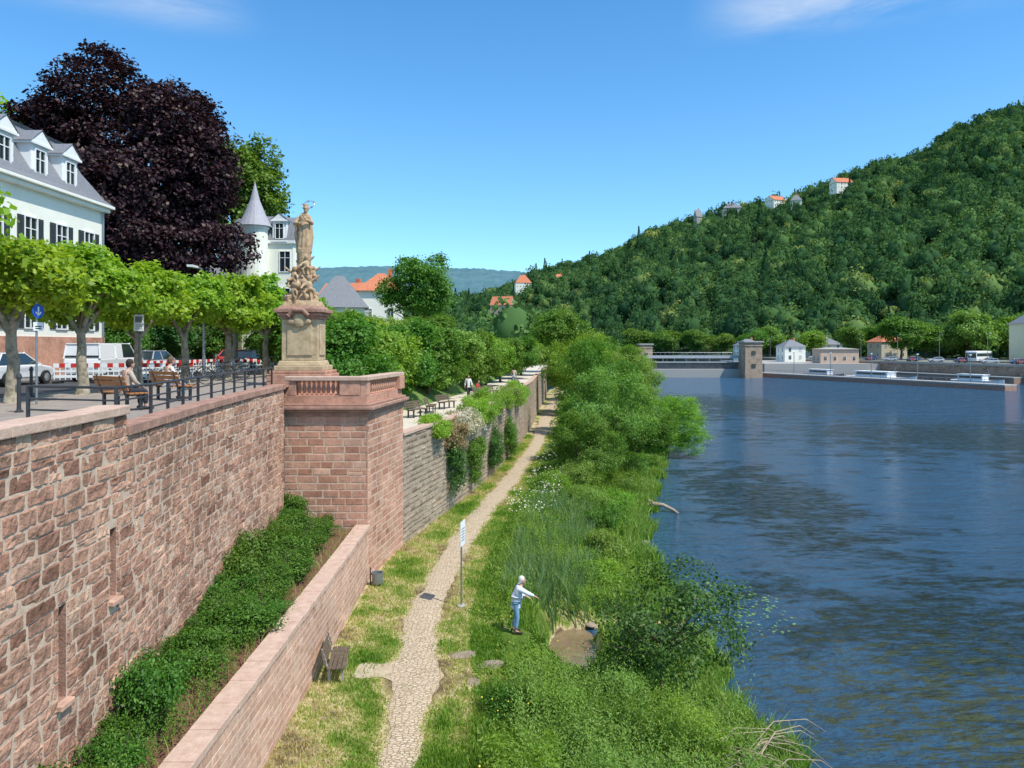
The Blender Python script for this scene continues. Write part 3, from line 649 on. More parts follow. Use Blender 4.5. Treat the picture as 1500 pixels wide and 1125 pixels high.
for k in range(5):
    t=.4+k*1.256; p=hc+Vector((.26*math.cos(t),.1*math.sin(t),.18*math.sin(t)+.05*math.cos(t)))
    for q in range(3): a=q*math.pi/3; d=Vector((math.cos(a),0,math.sin(a)))*.07; b.tube([p-d,p,p+d],[.003,.02,.003],5)
b.obj('star_halo',e)
# ------------------------------------------------------------ far retaining wall
LR=Line(polyl(XW,33.7,130,1.2))
e=empty('retaining_wall',(-3.3,42,1.2),'weathered grey brown stone river wall carrying the promenade','wall')
stone_wall('wall',LR,.9,6.3,(.20,.36),(.25,.7),.03,.02,M_old,mat('old_mortar',(.42,.35,.27),(.28,.23,.17),scale=5),seed=31,parent=e,nx=3,nz=2,gap=.014)
coping('coping',LR,.3,LR.L,6.3,.16,.4,.08,M_cope,1.4,e,seed=5)
# ------------------------------------------------------------ railing on the upper edge
e=empty('railing',(-8.8,22,8.8),'dark iron handrail along the promenade edge','railing')
RP=[(-10.6,16.2),(-8.35,15.6)]+[(float(XB(y))-.62,y) for y in np.arange(17,29.2,1.2)]
for x,y in RP:
    b=MB().m(M_iron); b.box((x+8.8,y-22,.4),(.06,.06,.8)); b.box((x+8.8,y-22,.01),(.14,.14,.02)); b.obj('post',e)
for z in (.79,.52,.28):
    b=MB().m(M_iron); b.tube([(x+8.8,y-22,z) for x,y in RP],[.03 if z>.7 else .02]*len(RP),8); b.obj('rail',e)
# ------------------------------------------------------------ benches
def make_bench(loc,label,wood,legm,group,rz=0,L=1.7,name='park_bench'):
    e=empty(name,loc,label,'bench',group,rz)
    b=MB().m(wood)
    for k in range(4): b.box((-.18+.125*k,0,.45),(.105,L,.035))
    b.obj('seat',e,bevel=.006)
    b=MB().m(wood)
    for k in range(3): b.box((-.29-.04*k,0,.58+.13*k),(.03,L,.105),M=Matrix.Rotation(-.28,3,'Y'))
    b.obj('backrest',e,bevel=.006)
    for s in (-1,1):
        b=MB().m(legm); y=s*(L/2-.22)
        b.box((-.2,y,.2),(.07,.07,.44)); b.box((.16,y,.2),(.07,.07,.44)); b.box((-.02,y,.405),(.46,.07,.04))
        b.tube([(-.24,y,.4),(-.30,y,.6),(-.40,y,.92)],[.03,.028,.022],6); b.obj('leg',e)
    return e
make_bench((-4.85,20.7,float(ZB(-4.85,20.7))),'old weathered dark wooden bench beside the footpath',M_owood,M_concrete,None,rz=.12,L=1.5)
bn=make_bench((-10.2,19.4,8.8),'orange wooden bench on the upper promenade',M_wood,M_iron,'benches on the upper promenade',rz=rad(55),L=1.6)
dup(bn,(-10.4,22.8,8.8),rad(55))
bp=make_bench((-4.9,45,6.38),'dark slatted park bench on the gravel promenade',M_owood,M_iron,'benches on the gravel promenade',rz=0,L=1.7)
for x,y in ((-5.4,42.2),(-4.2,47.8),(-2.3,56),(-1.6,59),(.6,70)): dup(bp,(x,y,6.38),rad(-25))
yy=np.linspace(20.2,21.5,10); uu=np.linspace(0,1,14); Yg,Ug=np.meshgrid(yy,uu,indexing='ij'); Xg=-4.45+1.5*Ug; Yg=20.85+(Yg-20.85)*(.55+.45*Ug+.15*np.sin(Ug*9))
meta(inst(grid('path_patch',Xg,Yg,ZB(Xg,Yg)+.018,mat('sandy_soil',(.52,.42,.29),(.42,.34,.22),scale=5,bump=.5)),'path_patch'),'worn sandy ground linking bench and footpath','worn ground',kind='structure')
e=empty('litter_bin',(-5.15,28.3,1.28),'small grey metal litter bin beside the bastion','litter bin')
b=MB().m(M_galv); b.lathe((0,0,0),[(.16,.08),(.2,.1),(.22,.5),(.23,.52),(.2,.52),(.18,.2)],14); b.obj('bin_body',e)
b=MB().m(M_iron); b.cyl((-.27,0,-.1),(-.27,0,.7),.025); b.box((-.22,0,.45),(.1,.05,.05)); b.obj('post',e)
e=empty('sign_post',(-1.78,26.0,float(ZB(-1.78,26))),'tall grey post with narrow white information board beside the path','sign post',rz=rad(77))
b=MB().m(M_galv); b.cyl((0,0,-.1),(0,0,3.02),.032); b.obj('post',e)
b=MB().m(M_wpaint); b.box((.0,-.05,2.58),(.55,.02,.85)); b.m(M_galv)
for q in range(5): b.box((0,-.064,2.35+q*.1),(.36,.005,.03))
b.obj('sign_board',e)
for z in(2.8,2.32): b=MB().m(M_galv); b.box((0,-.025,z),(.3,.03,.04)); b.obj('bracket',e)
b=MB().m(M_concrete); b.lathe((0,0,-.05),[(.17,0),(.16,.1),(.09,.13)],12); b.obj('base',e)
# ------------------------------------------------------------ people
def skin(name,V,E,root,mt,lv=2):
    me=bpy.data.meshes.new(name); me.from_pydata([v[0] for v in V],E,[]); o=bpy.data.objects.new(name,me); COL.objects.link(o)
    o.modifiers.new('k','SKIN'); 
    for i,v in enumerate(V):
        r=v[1]; r=(r,r) if not isinstance(r,tuple) else r
        me.skin_vertices[0].data[i].radius=r
    me.skin_vertices[0].data[root].use_root=True
    s=o.modifiers.new('s','SUBSURF'); s.levels=lv; s.render_levels=lv
    bpy.context.view_layer.update(); dg=bpy.context.evaluated_depsgraph_get()
    m2=bpy.data.meshes.new_from_object(o.evaluated_get(dg)); bpy.data.objects.remove(o); m2.materials.clear(); m2.materials.append(mt)
    for p in m2.polygons: p.use_smooth=True; p.material_index=0
    m2.name=name; return m2
def person(loc,rz,label,J,shirt,trous,hair,shoe,group=None,short=False,sc=1,loose=0):
    D=dict(pel=(0,0,.95),sp=(.01,0,1.12),ch=(.02,0,1.32),nk=(.03,0,1.47),hd=(.05,0,1.63),
      sR=(.02,-.17,1.41),eR=(.02,-.24,1.12),wR=(.1,-.25,.88),sL=(.02,.17,1.41),eL=(.02,.24,1.12),wL=(.1,.25,.88),
      hR=(0,-.09,.9),kR=(.03,-.1,.49),aR=(-.01,-.1,.09),tR=(.15,-.11,.04),hL=(0,.09,.9),kL=(.03,.1,.49),aL=(-.01,.1,.09),tL=(.15,.11,.04))
    D.update(J); v=lambda k: Vector(D[k])
    e=empty('person',loc,label,'person',group,rz); e.scale=(sc,)*3
    ks=[('pel',.12),('sp',.11),('ch',.125),('nk',.052),('hd',.06),('sR',.058),('eR',.042),('wR',.027),('sL',.058),('eL',.042),('wL',.027),
        ('hR',.085),('kR',.055),('aR',.038),('tR',.03),('hL',.085),('kL',.055),('aL',.038),('tL',.03)]
    V=[(D[k],r) for k,r in ks]; ix={k:i for i,(k,r) in enumerate(ks)}
    for s in 'RL':
        d=(v('w'+s)-v('e'+s)).normalized(); V.append((tuple(v('w'+s)+d*.06),(.034,.022))); ix['p'+s]=len(V)-1
    ed=[('pel','sp'),('sp','ch'),('ch','nk'),('nk','hd'),('ch','sR'),('sR','eR'),('eR','wR'),('wR','pR'),('ch','sL'),('sL','eL'),('eL','wL'),('wL','pL'),
        ('pel','hR'),('hR','kR'),('kR','aR'),('aR','tR'),('pel','hL'),('hL','kL'),('kL','aL'),('aL','tL')]
    me=skin('body',V,[(ix[a],ix[b]) for a,b in ed],0,M_skin)
    b=MB().m(M_skin); b.smooth=True; h=v('hd')
    b.ell(h,(.092,.074,.115),16,12); b.ell(h+Vector((.03,0,-.05)),(.066,.055,.07)); b.ell(h+Vector((.098,0,-.012)),(.02,.013,.022),8,6)
    b.ell(h+Vector((-.005,.076,-.01)),(.018,.01,.03),8,6); b.ell(h+Vector((-.005,-.076,-.01)),(.018,.01,.03),8,6)
    b.tube([v('nk')-Vector((0,0,.05)),h-Vector((0,0,.04))],[.055,.05],10)
    for s in 'RL':
        d=(v('w'+s)-v('e'+s)).normalized(); si=d.cross(Vector((0,0,1))); si=si.normalized() if si.length>.2 else Vector((0,1,0)); n=si.cross(d)
        p0=v('w'+s)+d*.07
        for k,l in enumerate((.07,.08,.075,.058)):
            q=p0+si*(.024-.016*k)
            b.tube([q-d*.02,q+d*l*.5-n*.004,q+d*l*.8-n*.018,q+d*l-n*.032],[.0095,.009,.008,.006],6)
        q=v('w'+s)+d*.03+si*.028; b.tube([q-si*.015,q+si*.022+d*.02,q+si*.03+d*.05],[.011,.010,.007],6)
    b.m(M_iron)
    for y in (-.03,.03): b.ell(h+Vector((.083,y,.012)),(.008,.011,.007),6,5)
    b.m(mat('lips',(.35,.13,.11))); b.ell(h+Vector((.086,0,-.055)),(.008,.022,.006),6,5)
    m2=b.mesh('head_tmp')
    import bmesh
    bm=bmesh.new(); bm.from_mesh(me); bm.from_mesh(m2)
    bm.to_mesh(me); bm.free(); me.materials.clear()
    for x in m2.materials: me.materials.append(x)
    inst(me,'body',e)
    sv=[('pel',.145),('sp',.135),('ch',.145),('nk',.066),('sR',.075),('eR',.058),('wR',.042),('sL',.075),('eL',.058),('wL',.042)]
    V=[]; 
    for k,r in sv:
        p=v(k); r=r*(1+loose*(1 if k[0] in'psceE' else .6))
        if k[0]=='w': p=v(k).lerp(v('e'+k[1]),.75 if short else .08)
        if k=='nk': p=v('ch').lerp(v('nk'),.8); r=.066
        V.append((tuple(p),r))
    V.insert(0,(tuple(v('pel')-Vector((0,0,.08+.5*loose))),.15*(1+loose)))
    inst(skin('shirt',V,[(0,1),(1,2),(2,3),(3,4),(3,5),(5,6),(6,7),(3,8),(8,9),(9,10)],1,shirt),'shirt',e)
    V=[(tuple(v('pel')),.13)]; E=[]
    for s in 'RL':
        i=len(V); V+=[(tuple(v('h'+s)),.10),(tuple(v('k'+s)),.076),(tuple(v('a'+s).lerp(v('k'+s),.12)),.062)]; E+=[(0,i),(i,i+1),(i+1,i+2)]
    inst(skin('trousers',V,E,0,trous),'trousers',e)
    for s in 'RL':
        b=MB().m(shoe); b.smooth=True; a=v('a'+s); t=v('t'+s); d=(t-a); d.z=0; d.normalize()
        b.tube([a-d*.06+Vector((0,0,-.035)),a+Vector((0,0,-.03)),t+Vector((0,0,-.005)),t+d*.07-Vector((0,0,.01))],[.035,.05,.042,.02],8); b.obj('shoe',e)
    b=MB().m(hair); b.smooth=True; b.ell(h+Vector((-.022,0,.03)),(.098,.088,.108),14,10); b.ell(h+Vector((-.05,0,-.02)),(.062,.082,.075),12,8); b.obj('hair',e)
    return e
Wh=mat('white_hair',(.80,.78,.75),(.66,.64,.60),rough=.8,scale=30,bump=.6,bscale=60); Dh=mat('dark_hair',(.05,.03,.02),(.03,.02,.015),rough=.7)
S_blue=mat('light_blue_shirt',(.72,.77,.86),(.64,.70,.82),scale=8,bump=.6,bscale=7); T_jean=mat('blue_jeans',(.22,.40,.58),(.17,.32,.50),scale=9,bump=.2)
S_beige=mat('beige_shirt',(.50,.42,.33),(.45,.37,.29),scale=8); T_dark=mat('dark_trousers',(.03,.035,.05),(.04,.04,.05)); S_white=mat('white_shirt',(.75,.75,.73)); S_red=mat('red_top',(.45,.06,.05)); Bsh=mat('shoe_leather',(.06,.045,.035))
person((.12,23.7,float(ZB(.12,23.7))),0,'white haired person in pale blue shirt and jeans pointing at water',
  dict(sp=(.04,0,1.12),ch=(.10,0,1.32),nk=(.15,0,1.46),hd=(.20,0,1.61),sR=(.1,-.17,1.40),eR=(.36,-.2,1.27),wR=(.58,-.17,1.17),sL=(.1,.17,1.4),eL=(.12,.22,1.13),wL=(.32,.12,1.08),kR=(.05,-.1,.49),kL=(.0,.12,.48),aL=(-.08,.12,.09),tL=(.08,.14,.04)),S_blue,T_jean,Wh,Bsh,sc=1.05,loose=.22)
sit=dict(pel=(0,0,.53),sp=(.0,0,.7),ch=(.02,0,.9),nk=(.06,0,1.05),hd=(.11,0,1.20),sR=(.02,-.17,.98),eR=(.12,-.22,.74),wR=(.32,-.12,.62),sL=(.02,.17,.98),eL=(.12,.22,.74),wL=(.32,.1,.62),
  hR=(.03,-.1,.52),kR=(.45,-.12,.5),aR=(.44,-.12,.09),tR=(.6,-.12,.04),hL=(.03,.1,.52),kL=(.45,.12,.5),aL=(.42,.14,.09),tL=(.57,.15,.04))
c35,s35=math.cos(rad(55)),math.sin(rad(55))
person((-10.2-.1*c35+.35*s35,19.4-.1*s35-.35*c35,8.8),rad(55),'person in beige shirt seated on an orange bench',sit,S_beige,T_dark,Dh,Bsh,'people on promenade benches')
person((-10.4-.1*c35-.2*s35,22.8-.1*s35+.2*c35,8.8),rad(55),'person in white shirt seated on an orange bench',sit,S_white,T_jean,mat('brown_hair',(.16,.09,.05)),Bsh,'people on promenade benches')
walk=dict(kR=(.16,-.1,.5),aR=(.22,-.1,.1),tR=(.37,-.11,.05),kL=(-.02,.1,.49),aL=(-.24,.1,.13),tL=(-.1,.11,.05),eR=(-.08,-.24,1.12),wR=(-.02,-.26,.88),eL=(.1,.24,1.14),wL=(.24,.24,.93))
person((-3.4,57.5,6.4),rad(-70),'person in white shirt walking on the gravel promenade',walk,S_white,T_dark,Dh,Bsh)
person((-2.75,58.4,6.4),rad(-30),'person in red top seated on a promenade bench',sit,S_red,T_jean,Dh,Bsh)
person((.2,76,6.4),rad(100),'person in beige shirt walking along the promenade',walk,S_beige,T_jean,Dh,Bsh)
# ------------------------------------------------------------ plane trees
pm=[crown_mesh('crown',auto_lobes((0,0,3.7),(1.95,1.9,1.45),14,60+i,low=-.85,sub=.32,spread=.82),560,26,.17,.10,L_plane,70+i,gap=.7,asp=.75,sp=.24) for i in range(3)]
tm=[trunk_mesh('trunk',2.4,.19,(0,0,3.7),(1.7,1.7,1.2),9,M_bark,80+i) for i in range(3)]
for i,(x,y,s,zs) in enumerate([(-15.2,17.6,1.25,1.14),(-14.6,21.6,1.02,.98),(-14.7,25.3,1.0,1.0),(-14.6,28.9,.96,.97),(-14.5,32.8,1.0,.99),(-14.3,37.2,1.06,.96),(-14.0,42,1.05,1),(-13.4,47,1.0,1),(-17.2,46,1.1,1)]):
    e=empty('plane_tree',(x,y,8.8),'pollarded plane tree with bright green rounded crown on the promenade','tree','row of pollarded plane trees',rz=U(0,6))
    e.scale=(s,s,s*zs); inst(tm[i%3],'trunk',e); inst(pm[i%3],'crown',e)
# ------------------------------------------------------------ big trees
tree((-32.2,61,8.8),'huge copper beech with dark purple foliage behind the villa',9,.6,(0,0,15.0),(9.0,8.2,9.6),24,5200,24,.38,.19,L_beech,101,nb=10,name='copper_beech_tree',gap=-1,low=-.8,sub=.30,spread=.74,
   extra=[((9.0,-1,9.4),(2.3,2.4,1.9)),((7,-2,9.2),(3.0,3,2.2)),((-6.5,0,11),(3.8,4,5)),((3,-3,9.5),(4,3,3)),((-1.6,0,20.5),(4.2,4.5,5.3)),((-1.8,0,24.5),(1.8,2,1.8)),((4.2,0,19.8),(3.6,3.5,3.2)),((6.5,0,15.5),(2.9,3,3.6)),((-6,0,18.5),(2.8,3,3))])
tree((-30.2,82,8.8),'tall green tree behind the white villa',10,.4,(0,0,17.5),(5.2,4.5,7.8),14,1000,24,.42,.24,L_green,102,sub=.38,spread=.72)
tree((-43,58,8.8),'green tree beyond the copper beech',8,.4,(0,0,14.5),(5,5,7),10,600,24,.5,.25,L_plane,103)
tree((-12.5,100,8.5),'round green tree beside the promenade',4,.3,(0,0,9),(5.0,4.6,5.4),14,800,22,.42,.2,L_green,104,sub=.36,spread=.74)
hr=[(-9.3,38.5,3.0,6.0),(-8.6,43.5,2.9,6.0),(-7.6,49,3.1,6.0),(-6.2,55,3.0,6.0),(-5.4,61,3.0,6.0),(-3.9,67,2.8,5.6),(-2.6,74,2.8,5.4),(-1.3,81,2.8,5.2),(.2,90,3.2,5.4),(1.2,100,3.4,5.6),(-12,44,3,4.2),(-10.5,52,3.2,4.6),(-9.5,60,3.2,5.0),(-7,70,3.2,5.2),(-15,64,3.5,4.6),(-9,82,3.5,5.8),(-15,78,3.6,5.2)]
hm=[(crown_mesh('crown',auto_lobes((0,0,.56),(.5,.5,.44),15,200+i,low=-.85,sub=.34,spread=.76),1100,22,.038,.019,mt,210+i,gap=.4,asp=.6,sp=.22),trunk_mesh('trunk',.3,.028,(0,0,.58),(.45,.45,.36),7,M_dbark,220+i)) for i,mt in enumerate((L_green,L_willow,L_brush,L_dark))]
for i,(x,y,r,h) in enumerate(hr):
    e=empty('hedge_tree',(x,y,6.3 if x>XW(y)-8 else 8.3),'bushy green tree lining the gravel promenade','tree','bushy trees along the promenade',rz=U(0,6))
    e.scale=(2*r,2*r,h); k=(0,2,0,0,1,0,2,0,0,1,0,2,1,0,0,0,1)[i]; inst(hm[k][0],'crown',e); inst(hm[k][1],'trunk',e)
# dense garden trees behind the street
for i,(x,y,r,h) in enumerate([(-26.6,49.5,2.3,4.6),(-25.6,53.5,2.4,5.2),(-26.5,58,2.6,5.6),(-25.6,63,2.6,5.2),(-28,67,3,6),(-19.0,64,2.6,5.0),(-18.5,57.5,2.2,4.6),(-17.5,70,2.8,5.2),(-30,51,3,6),(-34,54,3.5,7),(-37,49.5,3,6)]):
    e=empty('garden_tree',(x,y,8.5),'dark green garden tree beside the villas','tree','garden trees beside the villas',rz=U(0,6)); e.scale=(2*r,2*r,h); inst(hm[3 if i%3 else 0][0],'crown',e); inst(hm[3][1],'trunk',e)
wl=[(5.2,52,2.6,5.0),(7.0,57,3.7,8.6),(10.3,62,3.4,6.4),(14.8,71,4.3,6.2),(16.6,80,3.8,5.6),(8.5,76,4.2,10.2),(12.0,84,4.2,9.6),(9,98,5,11.5),(14.6,105,4.8,10),(14,122,6,11.2),(21.5,130,4.6,9.0),(25,165,7,10.5)]
wm=[(crown_mesh('crown',auto_lobes((0,0,.52),(.5,.5,.46),20,300+i,low=-.9,sub=.28,spread=.84),1400,24,.032,.015,mt,310+i,gap=.8,asp=.32,sp=.28),trunk_mesh('trunk',.22,.022,(0,0,.5),(.4,.4,.4),9,M_dbark,320+i)) for i,mt in enumerate((L_willow,L_brush,L_green))]
for i,(x,y,r,h) in enumerate(wl):
    e=empty('willow_tree',(x,y,float(ZB(x,y))-.1),'rounded green willow growing on the river bank','tree','willows along the river bank',rz=U(0,6)); e.scale=(2*r,2*r,h); k=(2,0,2,1,0,2,0,1,2,2,0,0)[i]
    inst(wm[k][0],'crown',e); inst(wm[k][1],'trunk',e)
tree((6.8,112,6.3),'green tree with yellowish crown by the promenade end',3,.25,(0,0,6),(4.6,4.4,3.6),10,500,22,.4,.2,L_green,130)
tree((4.25,21.0,float(ZB(4.25,21))),'young dark green alder at the water edge',1.8,.055,(0,0,2.3),(2.45,1.9,2.2),20,520,20,.15,.055,L_dark,140,name='alder_tree',nb=18,gap=.9,low=-.85,sub=.25,spread=.82,asp=.7,sp=.34)
for i,(x,y,r,h) in enumerate([(.2,15.2,1.0,.75),(1.5,16.0,1.1,.95),(2.7,16.8,1.1,1.05),(4.0,17.2,1.2,1.1),(3.2,15.2,1.2,1.0),(5.0,16.2,1.1,.8),(1.2,18.2,.9,.7),(2.6,19.2,1.0,.85),(-.1,18.6,.6,.45),(.6,13.6,1.1,1.0),(2.0,13.8,1.2,1.1),(5.6,14.6,1.1,.7),(.5,21.0,.6,.4),(3.4,21.5,.7,.6),(5.9,18.6,1.0,.6)]):
    bush((x,y,float(ZB(x,y))-.1),'bright green leafy brush on the river bank',(r,r,h),11,300,20,.13,.05,(L_brush,L_willow,L_green)[i%3],150+i,'leafy brush on the bank',gap=.8,asp=.30,sp=.34)
for i,(x,y,r,h) in enumerate([(3.6,31,.9,.6),(4.4,35,1.1,.75),(5.0,40,1.3,.9),(6.2,45,1.4,.9),(4.2,44,1.4,1.0),(7.6,51,1.5,1.0),(2.6,47,1.0,.7),(4.4,49,1.5,1.1),(9.6,58,1.7,1.1),(4.4,60,1.5,1.3)]):
    bush((x,y,float(ZB(x,y))-.1),'low green bush on the river bank',(r,r,h),11,280,20,.15,.065,(L_brush,L_willow,L_green)[i%3],180+i,'low bushes on the bank',gap=.7,asp=.36,sp=.32)
for i,(y,dx,r,h,mt,lab) in enumerate([(39.2,-.3,(.8,1.3,.7),5.9,L_plane,'trailing green ivy over the river wall'),(43,.1,(1.2,1.7,1.0),5.6,L_flow,'white blossoming shrub hanging over the wall'),(41.2,.15,(1.0,1.3,.9),5.3,leaf_mat('pink_blossom',[(.13,.17,.04),(.36,.25,.14),(.52,.38,.28)],.3,.01),'pinkish blossoming shrub on the river wall'),(41.6,.05,(.7,1.7,1.5),3.4,L_dark,'dark ivy covering the river wall'),(46.3,-.1,(1.2,1.8,1.0),6.0,L_plane,'bright green shrub topping the river wall'),(50,-.2,(1.2,2.2,1.0),6.2,L_brush,'bright green shrub topping the river wall'),(55,-.2,(1.2,2.4,1.0),6.2,L_brush,'bright green shrub topping the river wall'),(60.5,-.2,(1.2,2.6,1.0),6.2,L_willow,'bright green shrub topping the river wall'),(46,.2,(.6,1.6,1.6),3.2,L_green,'dark ivy covering the river wall'),(52,.2,(.6,1.7,1.7),3.0,L_dark,'dark ivy covering the river wall'),(66,-.1,(1.3,2.6,1.1),6.0,L_plane,'bright green shrub topping the river wall'),(59,.2,(.6,1.9,1.7),2.9,L_green,'dark ivy covering the river wall')]):
    e=empty('wall_shrub',(float(XW(y))+dx,y,h-.4),lab,'shrub','shrubs hanging over the river wall' if i not in(1,2) else None)
    inst(crown_mesh('foliage',auto_lobes((0,0,.6),r,12,400+i,low=-.95,sub=.34,spread=.8),520,22,.14,.055,mt,410+i,gap=.5,asp=.55,sp=.28),'foliage',e)
    b=MB().m(M_dbark); 
    for k in range(4): b.tube([(-.3,U(-.3,.3),.2),(0,U(-.6,.6),.6),(.2,U(-1,1),.5)],[.04,.03,.01],6)
    b.obj('stem',e)
# ------------------------------------------------------------ grasses
def blades(name,P,H,W,lean,tint,mt,seed):
    rg=np.random.default_rng(seed); n=len(P); a=rg.uniform(0,2*np.pi,n); s=np.stack([np.cos(a),np.sin(a),a*0],1)*W[:,None]
    b=rg.uniform(0,2*np.pi,n); l=np.stack([np.cos(b),np.sin(b),b*0],1)*(lean*H*rg.uniform(.2,1,n))[:,None]; up=np.array([0,0,1.])
    m=P+l*.3+up*(H*.6)[:,None]; t=P+l+up*(H*.97)[:,None]
    V=np.stack([P-s,P+s,m+s*.8,m-s*.8,t+s*.12,t-s*.12],1).reshape(-1,3); i=np.arange(n)[:,None]*6
    F=np.stack([np.concatenate([i+0,i+1,i+2,i+3],1),np.concatenate([i+3,i+2,i+4,i+5],1)],1).reshape(-1,4)
    return inst(mesh_np(name,V,F,mt,np.repeat(np.clip(tint,0,1),6)),name)
rg=np.random.default_rng(5)
def scat(n,y0,y1,xa,xb,pw=1.6):
    u=rg.uniform(0,1,n); y=y0+(y1-y0)*u**pw; x=xa(y)+(xb(y)-xa(y))*rg.uniform(0,1,n); return x,y
x,y=scat(190000,12,75,lambda y:XW(y)+.05,lambda y:XP(y)+2.6)
d=dry(x,y); off=np.abs(x-XP(y)); k=(off>PW(y)*.40+.10*rg.normal(size=len(x)))&(rg.uniform(0,1,len(x))>d*.5)
pad=(x>-4.4)&(x<-3)&(y>20.3)&(y<21.4)&(rg.uniform(0,1,len(x))<.85); k&=~pad; x,y,d,off=x[k],y[k],d[k],off[k]
H=rg.uniform(.05,.15,len(x))*(1.25-.5*d)*(1+.25*np.clip((y-25)/30,0,1))*np.where(off<PW(y)*.6,.6,1); P=np.stack([x,y,ZB(x,y)-.01],1)
meta(blades('grass',P,H,rg.uniform(.006,.013,len(x))*(1+y/60),.7,d*.95+rg.normal(0,.15,len(x)),L_grass,1),'short mown grass with dry patches beside the footpath','grass',kind='stuff')
x,y=scat(130000,13,110,lambda y:XP(y)+1.3,lambda y:XR(y)+.5,1.7)
z=ZB(x,y); q=((x-1.95)/1.1)**2+((y-25.0)/2.5)**2; ne=((x-.1)**2+(y-23.6)**2)>.35
cl=.5+.5*sn(x,y,.9,7); k=(z>-.12)&(q>1)&ne&(rg.uniform(0,1,len(x))<.35+.65*cl); x,y,z,cl=x[k],y[k],z[k],cl[k]
e_=np.clip((x-XP(y)-1.3)/1.6,.15,1); e_=np.where((y<24.6)&(y>20)&(x<2.2),e_*.45,e_); H=rg.uniform(.25,.85,len(x))*e_*(.45+.7*cl)
meta(blades('tall_grass',np.stack([x,y,z-.02],1),H,rg.uniform(.008,.018,len(x))*(1+y/45),.65,rg.normal(.42,.26,len(x))-.1*cl+.16*sn(x,y,.5,2),L_weed,2),'tall wild grasses and weeds on the river bank','tall grass',kind='stuff')
x,y=scat(26000,14,110,lambda y:XR(y)-.9,lambda y:XR(y)+.8,1.5); z=ZB(x,y); k=(z>-.25)&(z<.35)&(sn(x,y,.8,3)>-.5); x,y,z=x[k],y[k],z[k]
meta(blades('waterside_grass',np.stack([x,y,np.maximum(z,-.05)],1),rg.uniform(.3,.8,len(x)),rg.uniform(.010,.02,len(x))*(1+y/45),.8,rg.normal(.38,.22,len(x)),L_weed,12),'overhanging grasses along the waterline','waterside grass',kind='stuff')
x,y=scat(5200,26.5,44,lambda y:XP(y)+2.6,lambda y:XP(y)+6.2,1.0); z=ZB(x,y); k=(sn(x,y,1.0,5)>-.25)&(z>.05); x,y,z=x[k],y[k],z[k]
meta(blades('reeds',np.stack([x,y,z-.02],1),rg.uniform(.5,1.25,len(x)),rg.uniform(.014,.026,len(x)),.6,rg.normal(.4,.16,len(x)),leaf_mat('reed_leaf',[(.09,.18,.06),(.17,.28,.12),(.27,.39,.19)],.4,0),3),'blue green reeds on the river bank','reeds',kind='stuff')
x,y=scat(60000,13,90,lambda y:XP(y)+1.6,lambda y:XR(y)-.1,1.6); z=ZB(x,y); q=((x-1.95)/1.1)**2+((y-25.0)/2.5)**2; ne=((x-.1)**2+(y-23.6)**2)>.5
cl=.5+.5*sn(x,y,1.3,2); k=(z>.08)&(q>1)&ne&(rg.uniform(0,1,len(x))<cl); x,y,z,cl=x[k],y[k],z[k],cl[k]
hh=rg.uniform(0,.6,len(x))*np.clip((x-XP(y)-1.3)/2,.2,1)*(.4+cl)*np.where((y<24.6)&(y>20)&(x<2.2),.4,1)
P=np.stack([x,y,z+hh],1); Nn=nrm(rg.normal(size=P.shape)*.5+np.array([0,0,1])); S=rg.uniform(.025,.06,len(x))*(1+y/60)
meta(inst(mesh_np('weeds',leaf_geo(P,Nn,S,.45,rg),qf(len(P)),L_brush,np.repeat(np.clip(rg.normal(.38,.24,len(x)),0,1),4)),'weeds'),'broad leaved weeds among the bank grasses','weeds',kind='stuff')
def shoots(name,x,y,z,h,nl,ls,mt,label,seed):
    rg=np.random.default_rng(seed); n=len(x); ln=rg.normal(size=(n,2))*.22*h[:,None]
    f=np.linspace(.12,1,nl)[None,:]+rg.uniform(-.02,.02,(n,nl)); az=(np.arange(nl)*2.4)[None,:]+rg.uniform(0,6.28,n)[:,None]
    bx=x[:,None]+ln[:,0:1]*f**1.6; by=y[:,None]+ln[:,1:2]*f**1.6; bz=z[:,None]+h[:,None]*f
    L=ls*(1.15-.6*f)*rg.uniform(.8,1.2,(n,nl)); T=np.stack([np.cos(az)*.8,np.sin(az)*.8,.55+0*az],-1); T=T/np.linalg.norm(T,axis=-1,keepdims=True)
    B=np.stack([-np.sin(az),np.cos(az),0*az],-1); P=np.stack([bx,by,bz],-1); l=L[...,None]
    V=np.stack([P,P+T*l*.5+B*l*.17,P+T*l-np.array([0,0,.12])*l,P+T*l*.5-B*l*.17],2).reshape(-1,3)
    t=np.repeat((rg.normal(.42,.15,(n,1))+.25*(f-.5)+rg.normal(0,.06,(n,nl))).ravel(),4)
    meta(inst(mesh_np(name,V,qf(n*nl),mt,np.clip(t,0,1)),name),label,'wild plants',kind='stuff')
x,y=scat(5600,12.5,60,lambda y:XP(y)+2.2,lambda y:XR(y)-.1,1.7); z=ZB(x,y); q=((x-1.95)/1.2)**2+((y-25.0)/2.6)**2
k=(z>.05)&(q>1)&(sn(x,y,.9,11)>-.3)&~((y<24.8)&(y>19.5)&(x<2.4)); x,y,z=x[k],y[k],z[k]
shoots('leafy_shoots',x,y,z,rg.uniform(.5,1.45,len(x)),20,.12,L_brush,'tall leafy wild shoots rising from the bank',21)
x,y=scat(800,12.5,19.8,lambda y:XP(y)+2.6,lambda y:XR(y)-.8,1.0); z=ZB(x,y)
shoots('leafy_shoots',x,y,z+.3,rg.uniform(.9,1.7,len(x)),24,.13,L_willow,'tall leafy willow shoots above the brush',22)
y=rg.uniform(7,28.4,1000); x=XB(y)+.25+rg.uniform(0,1,1000)*np.minimum(-5.95-XB(y),1.75)*.85
